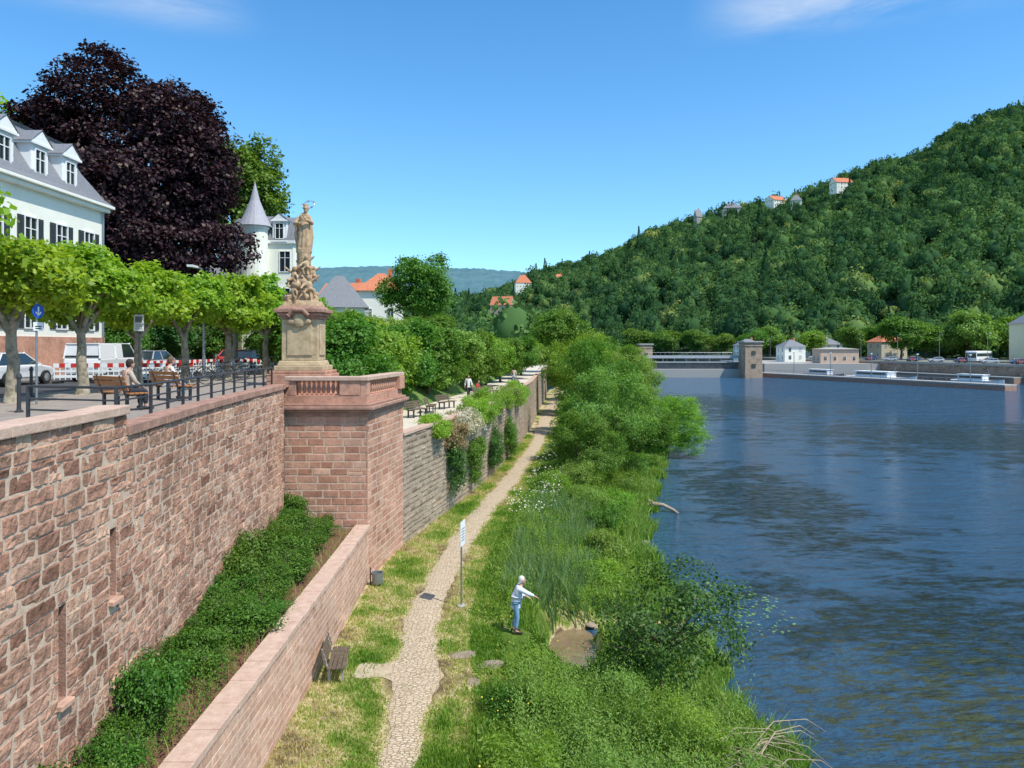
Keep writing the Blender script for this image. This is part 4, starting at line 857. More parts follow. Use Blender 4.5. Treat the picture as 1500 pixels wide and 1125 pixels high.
shoots('shrub_shoots',x,y,np.full(1000,3.3),rg.uniform(.55,1.15,1000),16,.085,leaf_mat('leaf_shoot',[(.05,.13,.015),(.13,.26,.03),(.24,.40,.07)],.38,0),'fresh upright twigs above the planter shrubs',23)
def dots(name,n,y0,y1,xa,xb,hz,s,mt,label):
    x,y=scat(n,y0,y1,xa,xb,1); z=ZB(x,y); k=z>.1; x,y,z=x[k],y[k],z[k]
    c=sn(x,y,1.1,9)>-.1; x,y,z=x[c],y[c],z[c]
    P=np.stack([x,y,z+rg.uniform(hz[0],hz[1],len(x))],1); Nn=nrm(rg.normal(size=P.shape)*.3+np.array([.1,-.5,1])); S=rg.uniform(.6,1.2,len(x))*s
    meta(inst(mesh_np(name,leaf_geo(P,Nn,S,.9,rg,.0),qf(len(P)),mt,np.repeat(rg.uniform(.5,1,len(x)),4)),name),label,'flowers',kind='stuff')
dots('white_flowers',800,38,64,lambda y:XP(y)+1.4,lambda y:XP(y)+4.0,(.4,1.05),.05,L_flow,'white umbel flowers among the bank weeds')
dots('yellow_flowers',140,14,24,lambda y:XP(y)+1.8,lambda y:XR(y)-.5,(.3,.9),.025,L_yellow,'small yellow flowers among the weeds')
n=1100; ypl=rg.uniform(8,28.5,n); xpl=-5.85-rg.uniform(.05,.9,n)
meta(blades('dry_stalks',np.stack([xpl,ypl,np.full(n,3.2)],1),rg.uniform(.1,.55,n),np.full(n,.008),.5,rg.uniform(.3,1,n),L_grass,4),'dry straw coloured stalks in the planter mulch','dry stalks',kind='stuff')
n=230; t=rg.uniform(0,6.28,n); rr_=np.sqrt(rg.uniform(0,1,n)); cx=9.3+rr_*np.cos(t)*1.8; cy=29.6+rr_*np.sin(t)*3.0
b=MB().m(mat('lily_pad',(.19,.32,.10),(.10,.19,.07),scale=2,rough=.5))
for i in range(n):
    r=rg.uniform(.025,.08); b.add([(cx[i]+r*math.cos(a),cy[i]+r*math.sin(a),.008+.004*(i%5)) for a in np.linspace(.3,6.1,10)]+[(cx[i],cy[i],.006+.004*(i%5))],[tuple(range(11))])
meta(b.obj('water_lily_pads'),'floating green lily pads on the river','water lilies',kind='stuff')
def rock(x,y,s,lab='rounded brown stone on the river bank'):
    b=MB().m(M_rock); b.smooth=True; b.ell((0,0,0),(s[0],s[1],s[2]),14,9)
    b.v=[(a*(1+.16*math.sin(7*b_+x)+.12*math.sin(9*c+y)),b_*(1+.18*math.sin(6*a+x)),c*(1+.1*math.sin(8*a+5*b_))) for a,b_,c in b.v]
    o=b.obj('rock',loc=(x,y,max(0,float(ZB(x,y)))+s[2]*.15),rz=U(0,3)); meta(o,lab,'rock','stones on the river bank')
for x,y,s in [(-1.45,21.9,(.5,.3,.07)),(-1.15,20.2,(.45,.25,.05)),(-.7,21.3,(.5,.3,.06)),(7.0,39,(.25,.2,.15)),(7.1,42,(.2,.2,.12)),(.95,27.3,(.3,.2,.1)),(2.9,27.4,(.25,.2,.08)),(8.6,47,(.3,.25,.15))]: rock(x,y,s)
b=MB().m(mat('driftwood',(.42,.33,.24),(.28,.21,.15),scale=6,bump=.5)); b.smooth=True
b.tube([(-.9,.3,.15),(-.3,.1,.42),(.3,0,.38),(.9,-.2,.1),(1.2,-.3,-.1)],[.12,.14,.12,.1,.07],9); b.tube([(-.3,.1,.4),(-.5,-.2,.7),(-.7,-.3,.75)],[.08,.05,.03],7)
meta(b.obj('driftwood_log',loc=(9.2,46.5,.05)),'pale bent driftwood log lying at the waterline','log')
b=MB().m(mat('dry_branch',(.46,.37,.26),(.32,.25,.17),scale=6)); b.smooth=True; rs=random.Random(4)
for k in range(40):
    x_,y_=rs.uniform(-1.2,.7),rs.uniform(-.7,.7); a=rs.uniform(-.9,.7); l=rs.uniform(.8,2.4)
    p=Vector((x_,y_,0)); d=Vector((math.cos(a),math.sin(a),0)); b.tube([p,p+d*l*.35+Vector((0,0,.5*l*.6)),p+d*l*.75+Vector((0,0,.45*l*.6)),p+d*l+Vector((0,0,.1*l))],[.018,.014,.009,.004],5)
meta(b.obj('dry_branches',loc=(5.1,17.2,.6)),'tangle of arching dry branches over the water','branches',kind='stuff')
# ------------------------------------------------------------ villa
def window_mesh(w,h,shut=True,frame=M_wpaint,bars=True):
    b=MB().m(M_glass); b.box((-.03,0,h/2),(.04,w,h))
    b.m(frame); t=.07
    for s in(-1,1): b.box((.02,s*(w/2),h/2),(.08,t,h+t))
    b.box((.022,0,0),(.08,w-.07,t)); b.box((.022,0,h),(.08,w-.07,t))
    if bars: b.box((.012,0,h/2),(.05,.05,h-.1)); b.box((.008,0,h*.68),(.04,w-.1,.045))
    return b.mesh('window')
def shutter_mesh(w,h):
    b=MB().m(M_shut); b.box((0,0,h/2),(.04,w,h))
    for k in range(int(h/.12)): b.box((.026,0,.08+k*.12),(.012,w-.1,.06))
    return b.mesh('shutter')
e=empty('villa',(-26,47.0,8.8),'cream two storey villa with grey slate mansard roof and white dormers','house')
Lv=30; 
b=MB().m(M_white); b.box((-7,-Lv/2,6.3),(14,Lv,8.3)); b.obj('wall',e)
b=MB().m(M_pier); b.box((-6.96,-Lv/2+.03,.95),(14.1,Lv+.1,2.4)); b.obj('plinth',e)
b=MB().m(M_white); b.box((-6.9,-Lv/2,5.9),(14.14,Lv+.12,.16)); b.box((-6.9,-Lv/2,10.2),(14.5,Lv+.5,.25)); b.box((-6.9,-Lv/2,10.42),(14.9,Lv+.9,.18)); b.obj('cornice',e,bevel=.03)
b=MB().m(M_slate)
def ring(o,z): return [(-14+o*1.0,-Lv+o,z),(0-o,-Lv+o,z),(0-o,0-o,z),(-14+o,0-o,z)]
P=ring(-.5,10.52)+ring(-.05,10.9)+ring(.9,12.4)+ring(1.5,13.9)+ring(1.35,14.0)+ring(5.5,15.4)
b.add(P,[(4*i+j,4*i+(j+1)%4,4*i+4+(j+1)%4,4*i+4+j) for i in range(5) for j in range(4)]+[(20,21,22,23)])
b.obj('roof',e)
wm1=window_mesh(1.05,2.0); sh=shutter_mesh(.5,2.0)
for k in range(9):
    y=-1.6-k*2.75
    for z in (2.6,6.6):
        inst(wm1,'window',e,(.03,y,z)); inst(sh,'shutter',e,(.04,y-.82,z)); inst(sh,'shutter',e,(.04,y+.82,z))
dm=MB().m(M_wpaint)
dm.box((0,0,1.0),(1.6,1.35,2.0)); dm.box((.1,0,.06),(1.7,1.5,.12)); dm.box((.1,0,2.05),(1.8,1.65,.12))
dm.add([(.95,-.8,2.11),(.95,.8,2.11),(.95,0,2.75),(-1.6,-.8,2.11),(-1.6,.8,2.11),(-1.6,0,2.75)],[(0,1,2)]); dm.m(M_slate)
dm.add([(1.0,-.88,2.1),(1.0,0,2.82),(-1.9,0,2.82),(-1.9,-.88,2.1),(1.0,.88,2.1),(-1.9,.88,2.1)],[(0,1,2,3),(1,4,5,2)])
dme=dm.mesh('dormer'); dwin=window_mesh(.8,1.5)
for y in (-3.2,-6.0,-8.9,-12,-15,-18,-21):
    o=inst(dme,'dormer',e,(-1.0,y,10.5)); o.scale=(1,1.12,1.1); inst(dwin,'window',o,(.83,0,.3))
for y in(-8,-20):
    b=MB().m(M_white); b.box((-7,y,15.5),(1,1.4,2.4)); b.box((-7,y,16.8),(1.2,1.6,.15)); b.obj('chimney',e)
b=MB().m(M_galv); b.tube([(.12,-.15,0),(.12,-.15,10.3)],[.05,.05],8); b.obj('drainpipe',e)
# turret villa
e=empty('turret_villa',(-22.7,72,8.8),'white villa with conical slate turret and mansard roof','house')
D_=5.0
b=MB().m(M_white); b.box((-1.8,D_/2,5.8),(6.4,D_,11.6)); b.lathe((-2.15,-.5,0),[(1.2,-.2),(1.2,12.8)],20); b.obj('wall',e)
b=MB().m(M_wpaint); b.box((-1.8,D_/2,11.7),(6.8,D_+.4,.3)); b.lathe((-2.15,-.5,12.8),[(1.25,0),(1.35,.15),(1.35,.3)],20); b.obj('cornice',e)
b=MB().m(mat('light_slate',(.42,.42,.46),(.31,.31,.35),scale=9,bump=.5,bscale=14,rough=.6)); b.lathe((-2.15,-.5,13.1),[(1.6,0),(1.05,1.1),(.48,2.5),(.03,4.3)],20); b.obj('turret_roof',e)
b=MB().m(M_slate)
P=[(-5.2,-.2,11.85),(1.6,-.2,11.85),(1.6,D_+.2,11.85),(-5.2,D_+.2,11.85),(-4.4,.7,14.0),(.8,.7,14.0),(.8,D_-.7,14.0),(-4.4,D_-.7,14.0),(-3,1.8,14.5),(-1,1.8,14.5),(-1,D_-1.8,14.5),(-3,D_-1.8,14.5)]
b.add(P,[(i*4+j,i*4+(j+1)%4,i*4+4+(j+1)%4,i*4+4+j) for i in range(2) for j in range(4)]+[(8,9,10,11)]); b.obj('roof',e)
for z in (1.5,5.2,8.8):
    inst(wm1,'window',e,(.6,-.02,z),rz=-math.pi/2)
    for y in (1.4,3.6): inst(wm1,'window',e,(1.42,y,z))
o=inst(dme,'dormer',e,(.6,2.5,11.7)); inst(dwin,'window',o,(.83,0,.3)); o=inst(dme,'dormer',e,(.1,.7,11.7),rz=-math.pi/2); inst(dwin,'window',o,(.83,0,.3))
wsm=window_mesh(1.0,1.5,bars=True)
def house(loc,rz,w,d,h,roofh,wallm,roofm,label,hip=True,nw=3,fl=2,sc=1,name='house',chim=True):
    e=empty(name,loc,label,'house',None,rz)
    b=MB().m(wallm); b.box((0,0,h/2-2),(w,d,h+4)); b.obj('wall',e)
    b=MB().m(roofm); o=.5; r=d*.5 if hip else 0; ri=min(w/2-.5,r) if hip else -o
    P=[(-w/2-o,-d/2-o,h),(w/2+o,-d/2-o,h),(w/2+o,d/2+o,h),(-w/2-o,d/2+o,h),(-w/2+ri,0,h+roofh),(w/2-ri,0,h+roofh)]
    b.add(P,[(0,1,5,4),(1,2,5),(2,3,4,5),(3,0,4),(0,3,2,1)]); b.obj('roof',e)
    if not hip:
        b=MB().m(wallm)
        for s in(-1,1): b.add([(s*(w/2+.52),-d/2,h+.02),(s*(w/2+.52),d/2,h+.02),(s*(w/2+.52),0,h+roofh*.93)],[(0,1,2)])
        b.obj('gable',e)
    if chim: b=MB().m(M_tile); b.box((w*.2,d*.12,h+roofh*.8),(.7,.7,roofh*.9)); b.obj('chimney',e)
    for f in range(fl):
        for k in range(nw):
            x=-w/2+w*(k+.5)/nw; z=.9+f*(h/fl)
            inst(wsm,'window',e,(x,-d/2-.01,z),rz=-math.pi/2)
        for k in range(2):
            inst(wsm,'window',e,(-w/2-.01,-d/2+d*(k+.5)/2,z),rz=math.pi); 
    return e
house((-21,90,8.5),0.2,6,6,6.4,4.0,M_white,M_slate,'small house with steep grey slate roof behind the trees',nw=2,chim=False)
house((-20.5,116,8.5),.1,6.5,7,10.2,3.0,M_white,M_tile,'house with orange tiled roof among the trees',nw=2)
house((-27,122,8.5),-.2,7,7,9.4,2.8,M_white,M_tile,'house with red tiled roof behind the street trees',hip=False,nw=2)
house((-31,70,8.5),0,9,8,8,3,M_white,M_slate,'white house glimpsed between street trees')
house((-40,68,8.5),0,9,8,8,3,M_white,M_slate,'white house beside the copper beech')
# ------------------------------------------------------------ vehicles
def vehicle(kind,loc,rz,col,label,group=None,name='parked_car'):
    e=empty(name,loc,label,'van' if kind=='van' else 'car',group,rz)
    if kind=='van':
        body=[(-2.2,.35,.86),(-2.25,.9,.9),(-2.2,1.15,.9),(2.0,1.15,.9),(2.25,.9,.86),(2.3,.4,.82)]
        cab=[(-2.2,1.15,.88),(-2.12,1.85,.80),(.7,1.88,.80),(1.35,1.15,.86)]
    else:
        body=[(-2.05,.32,.80),(-2.12,.65,.84),(-2.0,.93,.82),(1.0,.92,.84),(1.85,.80,.80),(2.1,.6,.76),(2.08,.32,.74)]
        cab=[(-1.9,.93,.80),(-1.35,1.42,.62),(.1,1.46,.62),(.95,.93,.78)]
    def solid(b,pr):
        n=len(pr); vs=[(x,-w,z) for x,z,w in pr]+[(x,w,z) for x,z,w in pr]
        b.add(vs,[tuple(range(n)),tuple(reversed(range(n,2*n)))]+[(i,n+i,n+(i+1)%n,(i+1)%n) for i in range(n)])
    P=paint('car_paint',col)
    b=MB().m(P); solid(b,body); b.obj('body',e,bevel=.06)
    b=MB().m(M_glass); solid(b,cab); b.obj('window',e,bevel=.03)
    b=MB().m(P); c=cab
    b.box(((c[1][0]+c[2][0])/2,0,c[1][1]+.02),(c[2][0]-c[1][0]+.1,2*c[1][2]+.02,.05))
    for s in(-1,1):
        for i,j in((0,1),(3,2)): b.tube([(c[i][0],s*c[i][2],c[i][1]),(c[j][0],s*c[j][2],c[j][1])],[.05,.04],6)
        m=(c[1][0]+c[2][0])/2; b.tube([(m,s*(c[0][2]+.01),c[0][1]),(m,s*(c[1][2]+.01),c[1][1])],[.04,.035],6)
    if kind=='van': 
        b.box((-1.1,0,1.5),(2.2,1.76,.72),top=.93)
    b.obj('roof',e,bevel=.015)
    for s in(-1,1):
        for x in(-1.3,1.35):
            w=MB().m(M_tyre); w.cyl((x,s*.66,.32),(x,s*.87,.32),.32,n=18); o=w.obj('wheel',e)
            w=MB().m(M_rim); w.cyl((x,s*.86,.32),(x,s*.885,.32),.2,n=12); attach(w.obj('rim'),o)
        b=MB().m(M_lampg); b.box((2.08,s*.58,.66),(.1,.3,.14)); b.obj('headlight',e)
        b=MB().m(M_tail); b.box((-2.1 if kind!='van' else -2.22,s*.72,.82),(.08,.2,.22)); b.obj('tail_light',e)
    for s,nm in((1,'front_bumper'),(-1,'rear_bumper')): b=MB().m(M_iron); b.box((s*2.1,0,.42),(.12,1.5,.14)); b.obj(nm,e,bevel=.02)
    b=MB().m(M_wpaint); b.box((-2.16 if kind!='van' else -2.27,0,.62),(.02,.5,.12)); b.obj('number_plate',e)
    return e
vehicle('van',(-21.0,38.3,8.68),rad(90),(.8,.8,.8),'white parked van beside the red and white barriers',name='parked_van')
vehicle('car',(-22.6,33.2,8.68),rad(90),(.75,.76,.78),'white parked car before the villa','cars parked along the street')
vehicle('car',(-17.6,51,8.68),rad(75),(.03,.035,.045),'dark parked car beneath the plane trees','cars parked along the street')
vehicle('car',(-21.5,58,8.68),rad(90),(.5,.05,.04),'red parked car along the street','cars parked along the street')
vehicle('car',(-22,45.5,8.68),rad(90),(.35,.37,.4),'silver parked car along the street','cars parked along the street')
b0=None
def barrier(x,y,rz):
    global b0
    if b0 is None:
        e=empty('construction_barrier',(x,y,8.7),'red and white plastic construction barrier panel','barrier','row of construction barriers',rz)
        b=MB()
        for k in range(8): b.m(M_redp if k%2 else M_wpaint); b.box((-.875+k*.25,0,.82),(.248,.04,.2))
        b.obj('stripe_board',e)
        b=MB().m(M_wpaint); b.box((0,0,.3),(2,.04,.12)); b.box((0,0,.55),(2,.04,.08))
        for k in range(9): b.box((-.96+k*.24,0,.45),(.04,.035,.6))
        b.obj('frame',e)
        for x_ in(-.8,.8): b=MB().m(M_tyre); b.box((x_,0,.04),(.25,.7,.1)); b.obj('foot',e)
        b0=e; return e
    return dup(b0,(x,y,8.7),rz)
for k in range(3): barrier(-20.6+k*2.05,35.0+k*.4,.2)
for k in range(5): barrier(-19.6+.5*k,40+k*1.95,rad(76))
for k in range(3): barrier(-16.9+k*1.2,44.5+1.6*k,rad(50))
def bike(loc,rz):
    e=empty('bicycle',loc,'dark bicycle parked at the promenade kerb','bicycle','bicycles parked on the promenade',rz)
    for x in(-.52,.52):
        b=MB().m(M_tyre); b.tube([(x+.33*math.cos(t),0,.34+.33*math.sin(t)) for t in np.linspace(0,6.283,21)],[.02]*21,6,False)
        b.m(M_rim)
        for t in np.linspace(0,3.14,6)[:-1]: b.cyl((x-.31*math.cos(t),0,.34-.31*math.sin(t)),(x+.31*math.cos(t),0,.34+.31*math.sin(t)),.004,n=4)
        b.obj('wheel',e)
    b=MB().m(M_iron); f=[((-.52,0,.34),(-.1,0,.32)),((-.1,0,.32),(-.22,0,.82)),((-.52,0,.34),(-.2,0,.75)),((-.1,0,.32),(.36,0,.78)),((-.2,0,.75),(.36,0,.8)),((.52,0,.34),(.35,0,.92))]
    for p,q in f: b.cyl(p,q,.018,n=6)
    b.obj('frame',e)
    b=MB().m(M_iron); b.tube([(.28,-.27,.98),(.36,0,.95),(.28,.27,.98)],[.015]*3,6); b.obj('handlebar',e)
    b=MB().m(M_tyre); b.ell((-.24,0,.87),(.14,.08,.04)); b.obj('saddle',e)
for x,y in((-13.9,30.8),(-13.6,31.5),(-13.9,34.7),(-13.5,35.4),(-13.7,36.2)): bike((x,y,8.8),rad(20+U(-8,8)))
e=empty('traffic_sign',(-13.5,21.0,8.8),'round blue traffic sign with white arrow above a small plate','traffic sign',rz=rad(78))
b=MB().m(M_galv); b.cyl((0,0,-.05),(0,0,2.9),.03); b.obj('post',e)
b=MB().m(M_blue); b.cyl((0,-.04,2.65),(0,-.06,2.65),.2,n=28); b.m(M_wpaint); b.box((0,-.064,2.66),(.045,.006,.24)); b.box((-.045,-.064,2.58),(.14,.006,.04),M=Matrix.Rotation(.8,3,'Y')); b.box((.045,-.064,2.58),(.14,.006,.04),M=Matrix.Rotation(-.8,3,'Y')); b.obj('sign_disc',e)
b=MB().m(M_wpaint); b.box((0,-.05,2.22),(.33,.015,.24)); b.m(M_iron); b.box((0,-.06,2.22),(.22,.004,.03)); b.box((0,-.06,2.16),(.2,.004,.03)); b.obj('plate',e)
e=empty('information_sign',(-13.6,27.0,8.8),'rectangular white and grey information board on a dark post','sign')
b=MB().m(M_iron); b.cyl((0,0,-.05),(0,0,2.9),.035); b.obj('post',e)
b=MB().m(M_wpaint); b.box((0,-.05,2.5),(.36,.02,.6)); b.m(M_galv); b.box((0,-.062,2.62),(.26,.006,.22))
for q in range(3): b.box((0,-.062,2.28+q*.07),(.24,.006,.025))
b.obj('sign_board',e)
for x,y in((-12.4,18.6),(-12.2,24.2),(-15.6,24),(-15.6,31)):
    e=empty('bollard',(x,y,8.8),'slim dark iron bollard on the promenade','bollard','iron bollards'); b=MB().m(M_iron); b.lathe((0,0,0),[(.07,0),(.05,.1),(.045,.85),(.07,.88),(.05,.96),(.01,1)],10); b.obj('shaft',e); b=MB().m(M_iron); b.lathe((0,0,0),[(.1,-.01),(.1,.04),(.06,.06)],10); b.obj('base',e)
def lamp(loc,h,label,group):
    e=empty('street_lamp',loc,label,'street lamp',group)
    b=MB().m(M_galv); b.tube([(0,0,-.1),(0,0,h*.97),(0,-.3,h),(0,-1.0,h+.05)],[.09,.06,.05,.04],8); b.obj('post',e)
    b=MB().m(M_lampg); b.box((0,-1.3,h+.03),(.25,.7,.1)); b.obj('lamp_head',e); return e
lamp((-15.2,36.5,8.8),5.4,'slim grey street lamp among the plane trees',None)
# ------------------------------------------------------------ hills
px=lambda p:(p-750)/1083.
RT=[(300,440),(500,440),(640,440),(700,432),(760,415),(780,402),(830,390),(870,380),(910,364),(950,338),(1000,322),(1050,308),(1100,300),(1150,291),(1200,275),(1250,248),(1290,232),(1340,230),(1380,197),(1420,180),(1460,166),(1500,152),(1600,120),(1900,70),(2200,60)]
ra=np.array([px(a) for a,_ in RT]); rel=np.array([(505-b)/1083. for _,b in RT])
def prof(a):
    Bd=np.interp(a,[px(300),px(640),px(780),px(950),px(1100),px(1300),px(1500),px(2200)],[750,700,500,380,330,300,275,250])
    Rd=np.interp(a,[px(300),px(640),px(780),px(950),px(1100),px(1300),px(1500),px(2200)],[1600,1500,1100,850,750,700,620,560])
    return Bd,Rd,10.5+np.interp(a,ra,rel)*Rd-9
def hill(a,s):
    Bd,Rd,Zr=prof(a); s1=np.clip(s,0,1); d=np.where(s<=1,Bd+(Rd-Bd)*s1,Rd*(1+(s-1)*.6))
    z=np.where(s<=1,4.9+(Zr-4.9)*s1**.92,Zr*(1-(s-1)*.45)); x=a*d
    z=z+(np.sin(x/43.)*np.sin(d/37.)*8+np.sin(x/21.+1)*np.sin(d/29.)*3.5)*np.sin(np.pi*s1); return x,d,z
A,S_=np.meshgrid(np.linspace(px(400),px(2100),150),np.linspace(0,1.7,50),indexing='ij')
X,Y,Z=hill(A,S_); meta(inst(grid('hill',X,Y,Z,mat('forest_floor',(.03,.06,.022),(.05,.075,.026),scale=.05)),'hill'),'steep wooded hillside above the river','hill',kind='structure')
rg=np.random.default_rng(9); protos=[]
for k in range(9):
    n=240; con=(k==8)
    d=nrm(rg.normal(size=(n,3))+np.array([0,-0.0,.35]))
    if con:
        h=rg.uniform(0,1,n)**1.2; t=rg.uniform(0,6.28,n); P=np.stack([np.cos(t)*(1-h)*.5,np.sin(t)*(1-h)*.5,h*2.4-.8],1)
    else:
        nl=rg.integers(7,13); lob=nrm(rg.normal(size=(nl,3))+np.array([0,0,.35]))*rg.uniform(.5,.75,(nl,1)); lr=rg.uniform(.28,.5,nl); li=rg.integers(0,nl,n); P=lob[li]*np.array([1,1,1.0])+d*(lr[li]*rg.uniform(.8,1.1,n))[:,None]
    Nn=nrm(d+rg.normal(size=d.shape)*.5); V=leaf_geo(P,Nn,rg.uniform(.06,.14,n),.7,rg)
    tl=np.repeat(rg.normal(0,.08,n),4)
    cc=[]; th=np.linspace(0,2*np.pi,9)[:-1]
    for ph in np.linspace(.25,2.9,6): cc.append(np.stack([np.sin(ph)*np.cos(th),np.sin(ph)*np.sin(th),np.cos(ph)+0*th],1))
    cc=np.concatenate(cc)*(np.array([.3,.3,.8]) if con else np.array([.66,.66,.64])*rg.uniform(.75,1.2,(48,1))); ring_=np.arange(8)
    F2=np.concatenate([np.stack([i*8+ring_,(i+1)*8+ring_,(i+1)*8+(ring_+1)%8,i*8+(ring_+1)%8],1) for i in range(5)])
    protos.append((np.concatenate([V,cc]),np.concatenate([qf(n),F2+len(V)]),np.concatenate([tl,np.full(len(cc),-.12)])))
def wood(name,pos,r,hs,tint,label,mt=L_hill):
    Vs=[];Fs=[];Ts=[];off=0; kk=rg.choice(9,len(pos),p=[.1225]*8+[.02])
    for k in range(9):
        ii=np.where(kk==k)[0]; 
        if len(ii)==0: continue
        V,F,T=protos[k]; an=rg.uniform(0,6.28,len(ii)); c,s=np.cos(an)[:,None],np.sin(an)[:,None]
        R_=r[ii][:,None]; x=(V[None,:,0]*c-V[None,:,1]*s)*R_+pos[ii,0:1]; y=(V[None,:,0]*s+V[None,:,1]*c)*R_+pos[ii,1:2]; z=V[None,:,2]*R_*hs[ii][:,None]+pos[ii,2:3]
        Vs.append(np.stack([x,y,z],-1).reshape(-1,3)); f=F[None]+(np.arange(len(ii))*len(V))[:,None,None]+off; Fs.append(f.reshape(-1,4)); off+=len(ii)*len(V)
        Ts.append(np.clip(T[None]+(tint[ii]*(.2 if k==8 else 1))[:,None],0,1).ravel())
    o=inst(mesh_np(name,np.concatenate(Vs),np.concatenate(Fs),mt,np.concatenate(Ts)),name); meta(o,label,'forest',kind='stuff'); return o
n=6200; a=rg.uniform(px(560),px(1680),n); s=rg.uniform(0,1.08,n)**.92; x,y,z=hill(a,s)
hs_a=[(px(1072),.93,0),(px(1136),.93,1),(px(1166),.84,2),(px(1232),.86,3),(px(766),.66,4),(px(736),.32,5),(px(818),.6,6),(px(1022),.9,7)]
keep=np.ones(n,bool)
hp=[]
for ha,hsv,i in hs_a:
    hx,hy,hz=[float(v) for v in hill(np.array(ha),np.array(hsv))]; hp.append((hx,hy,hz)); 
    da=np.abs(a-ha)*hy; keep&=~((da<12)&(y>hy-45)&(y<hy+12))
x,y,z,a=x[keep],y[keep],z[keep],a[keep]; n=len(x)
r=rg.uniform(3.2,6.2,n)*(1+np.where(rg.uniform(0,1,n)<.18,.35,0))*(1+np.clip((y-500)/1500,0,.5)); hs=rg.uniform(.9,1.5,n)
t=.33+.15*np.sin(x/31.)*np.sin(y/27.)+rg.normal(0,.17,n)+np.where(rg.uniform(0,1,n)<.06,.40,0)
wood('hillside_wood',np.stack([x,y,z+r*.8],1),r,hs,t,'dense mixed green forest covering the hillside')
lab=['large pale hillside house with grey roof','white hillside house with red tiled roof','small white hillside house','white hillside villa with orange roof','white villa with red roof on the wooded slope','pink villa with red roof among trees','small house with red roof among trees','grey tower like house on the hillside ridge']
for i,(hx,hy,hz) in enumerate(hp):
    w_,d_,h_=[(18,12,7),(15,12,6),(9,7,6),(16,11,6),(20,14,12),(22,14,11),(15,12,8),(6,6,9)][i]
    house((hx,hy,hz+(6 if i<4 or i==7 else 4)),U(-.4,.4),w_,d_,h_,h_*.85,[M_concrete,M_white,M_white,M_white,M_white,mat('pink_render',(.6,.42,.34)),M_white,M_concrete][i],[M_slate,M_tile,M_slate,M_tile,M_tile,M_tile,M_tile,M_slate][i],lab[i],hip=(i%2==0),nw=5 if w_>12 else 2)
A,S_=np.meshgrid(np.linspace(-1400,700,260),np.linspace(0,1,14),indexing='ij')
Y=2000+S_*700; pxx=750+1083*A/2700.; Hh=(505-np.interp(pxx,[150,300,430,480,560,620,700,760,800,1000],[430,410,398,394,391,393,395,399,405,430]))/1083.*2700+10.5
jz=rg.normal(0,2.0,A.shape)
meta(inst(grid('distant_hill',A,Y,Hh*np.sin(S_*np.pi/2)+jz*S_,mat('distant_forest_haze',(.060,.14,.165),(.095,.185,.20),scale=.02,bump=1,bscale=.06,rough=1)),'distant_hill'),'distant wooded ridge tinted blue green for haze','hill',kind='structure')  # aerial haze is mixed into the base colour as a blue tint
n=420; a=rg.uniform(px(60),px(800),n); y=rg.uniform(150,640,n); x=a*y; k=(x<XR(y)-4); x,y=x[k],y[k]; n=len(x); r=rg.uniform(4,6.5,n)
wood('valley_wood',np.stack([x,y,np.full(n,8.5)+r*.8],1),r,np.full(n,1.),rg.normal(.45,.14,n),'band of green trees along the far river terrace')
# ------------------------------------------------------------ right bank
Q=[(60,200),(160,152),(196,136),(262,118),(330,97),(400,72),(520,45),(700,20)]
g=MB().m(mat('quay_ground',(.24,.23,.20),(.16,.18,.11),scale=.1))
for (ya,xa),(yb,xb) in zip(Q[:-1],Q[1:]): g.add([(xa,ya,5.2),(xa+700,ya,5.2),(xb+700,yb,5.2),(xb,yb,5.2)],[(0,1,2,3)])
meta(g.obj('terrain'),'flat quay ground on the opposite bank','terrain',kind='structure')
LQ=Line([(x,y) for y,x in reversed(Q)])
e=empty('quay_wall',(118,262,0),'dark reddish stone quay wall on the opposite bank','wall')
M_quay=stone_mat('quay_stone',[(.24,.16,.125),(.33,.225,.175),(.42,.30,.235)],stain=.5)
stone_wall('wall',LQ,-.6,4.6,(.5,.8),(1.0,2.2),.05,.03,M_quay,M_old,gap=.03,nx=2,nz=2,seed=55,parent=e)
coping('coping',LQ,0,LQ.L,4.6,.62,.8,.15,M_concrete,6,e)
b=MB().m(M_galv); 
for zz in(6.3,5.9): pts=[LQ.at(s,zz,-.4) for s in np.linspace(0,LQ.L,60)]; b.tube(pts,[.04]*60,5)
for s in np.linspace(0,LQ.L,160): p=LQ.at(s,0,-.4); b.box((p[0],p[1],5.75),(.08,.08,1.1))
b.obj('railing',e,world=True)
# lower landing in front of the quay wall
e=empty('landing_stage',(120,230,0),'low pale stone landing stage below the quay wall','landing stage')
def slab(b,L,o0,o1,z0,z1):
    p=[L.at(0,z0,o0),L.at(L.L,z0,o0),L.at(L.L,z0,o1),L.at(0,z0,o1)]; b.hexa(p+[(x,y,z1) for x,y,_ in p])
LG=Line([LQ.at(float(np.interp(v,[p[1] for p in LQ.p[::-1]],[q for q in LQ.s[::-1]])),0,.3)[:2] for v in (262,196)])
b=MB().m(M_quay); slab(b,LG,0,3.5,-1,1.6); b.obj('stone_base',e,world=True)
b=MB().m(M_concrete); slab(b,LG,-.02,3.7,1.6,1.9); b.obj('deck',e,world=True,bevel=.05)
e=empty('lock_wall',(95,205,0),'long low concrete lock mole with dark waterline','lock wall')
LL=Line([(112,168),(80,244)])
b=MB().m(M_dkcope); slab(b,LL,0,4,-1,1.0); b.obj('mole',e,world=True)
b=MB().m(M_concrete); slab(b,LL,-.15,4.15,1.0,1.4); b.obj('deck',e,world=True,bevel=.05)
b=MB().m(M_galv)
for s in np.linspace(2,LL.L-1,26): p=LL.at(s,0,.4); b.box((p[0],p[1],1.9),(.08,.08,1))
b.tube([LL.at(1,2.4,.4),LL.at(LL.L-1,2.4,.4)],[.05,.05],5); b.obj('railing',e,world=True)
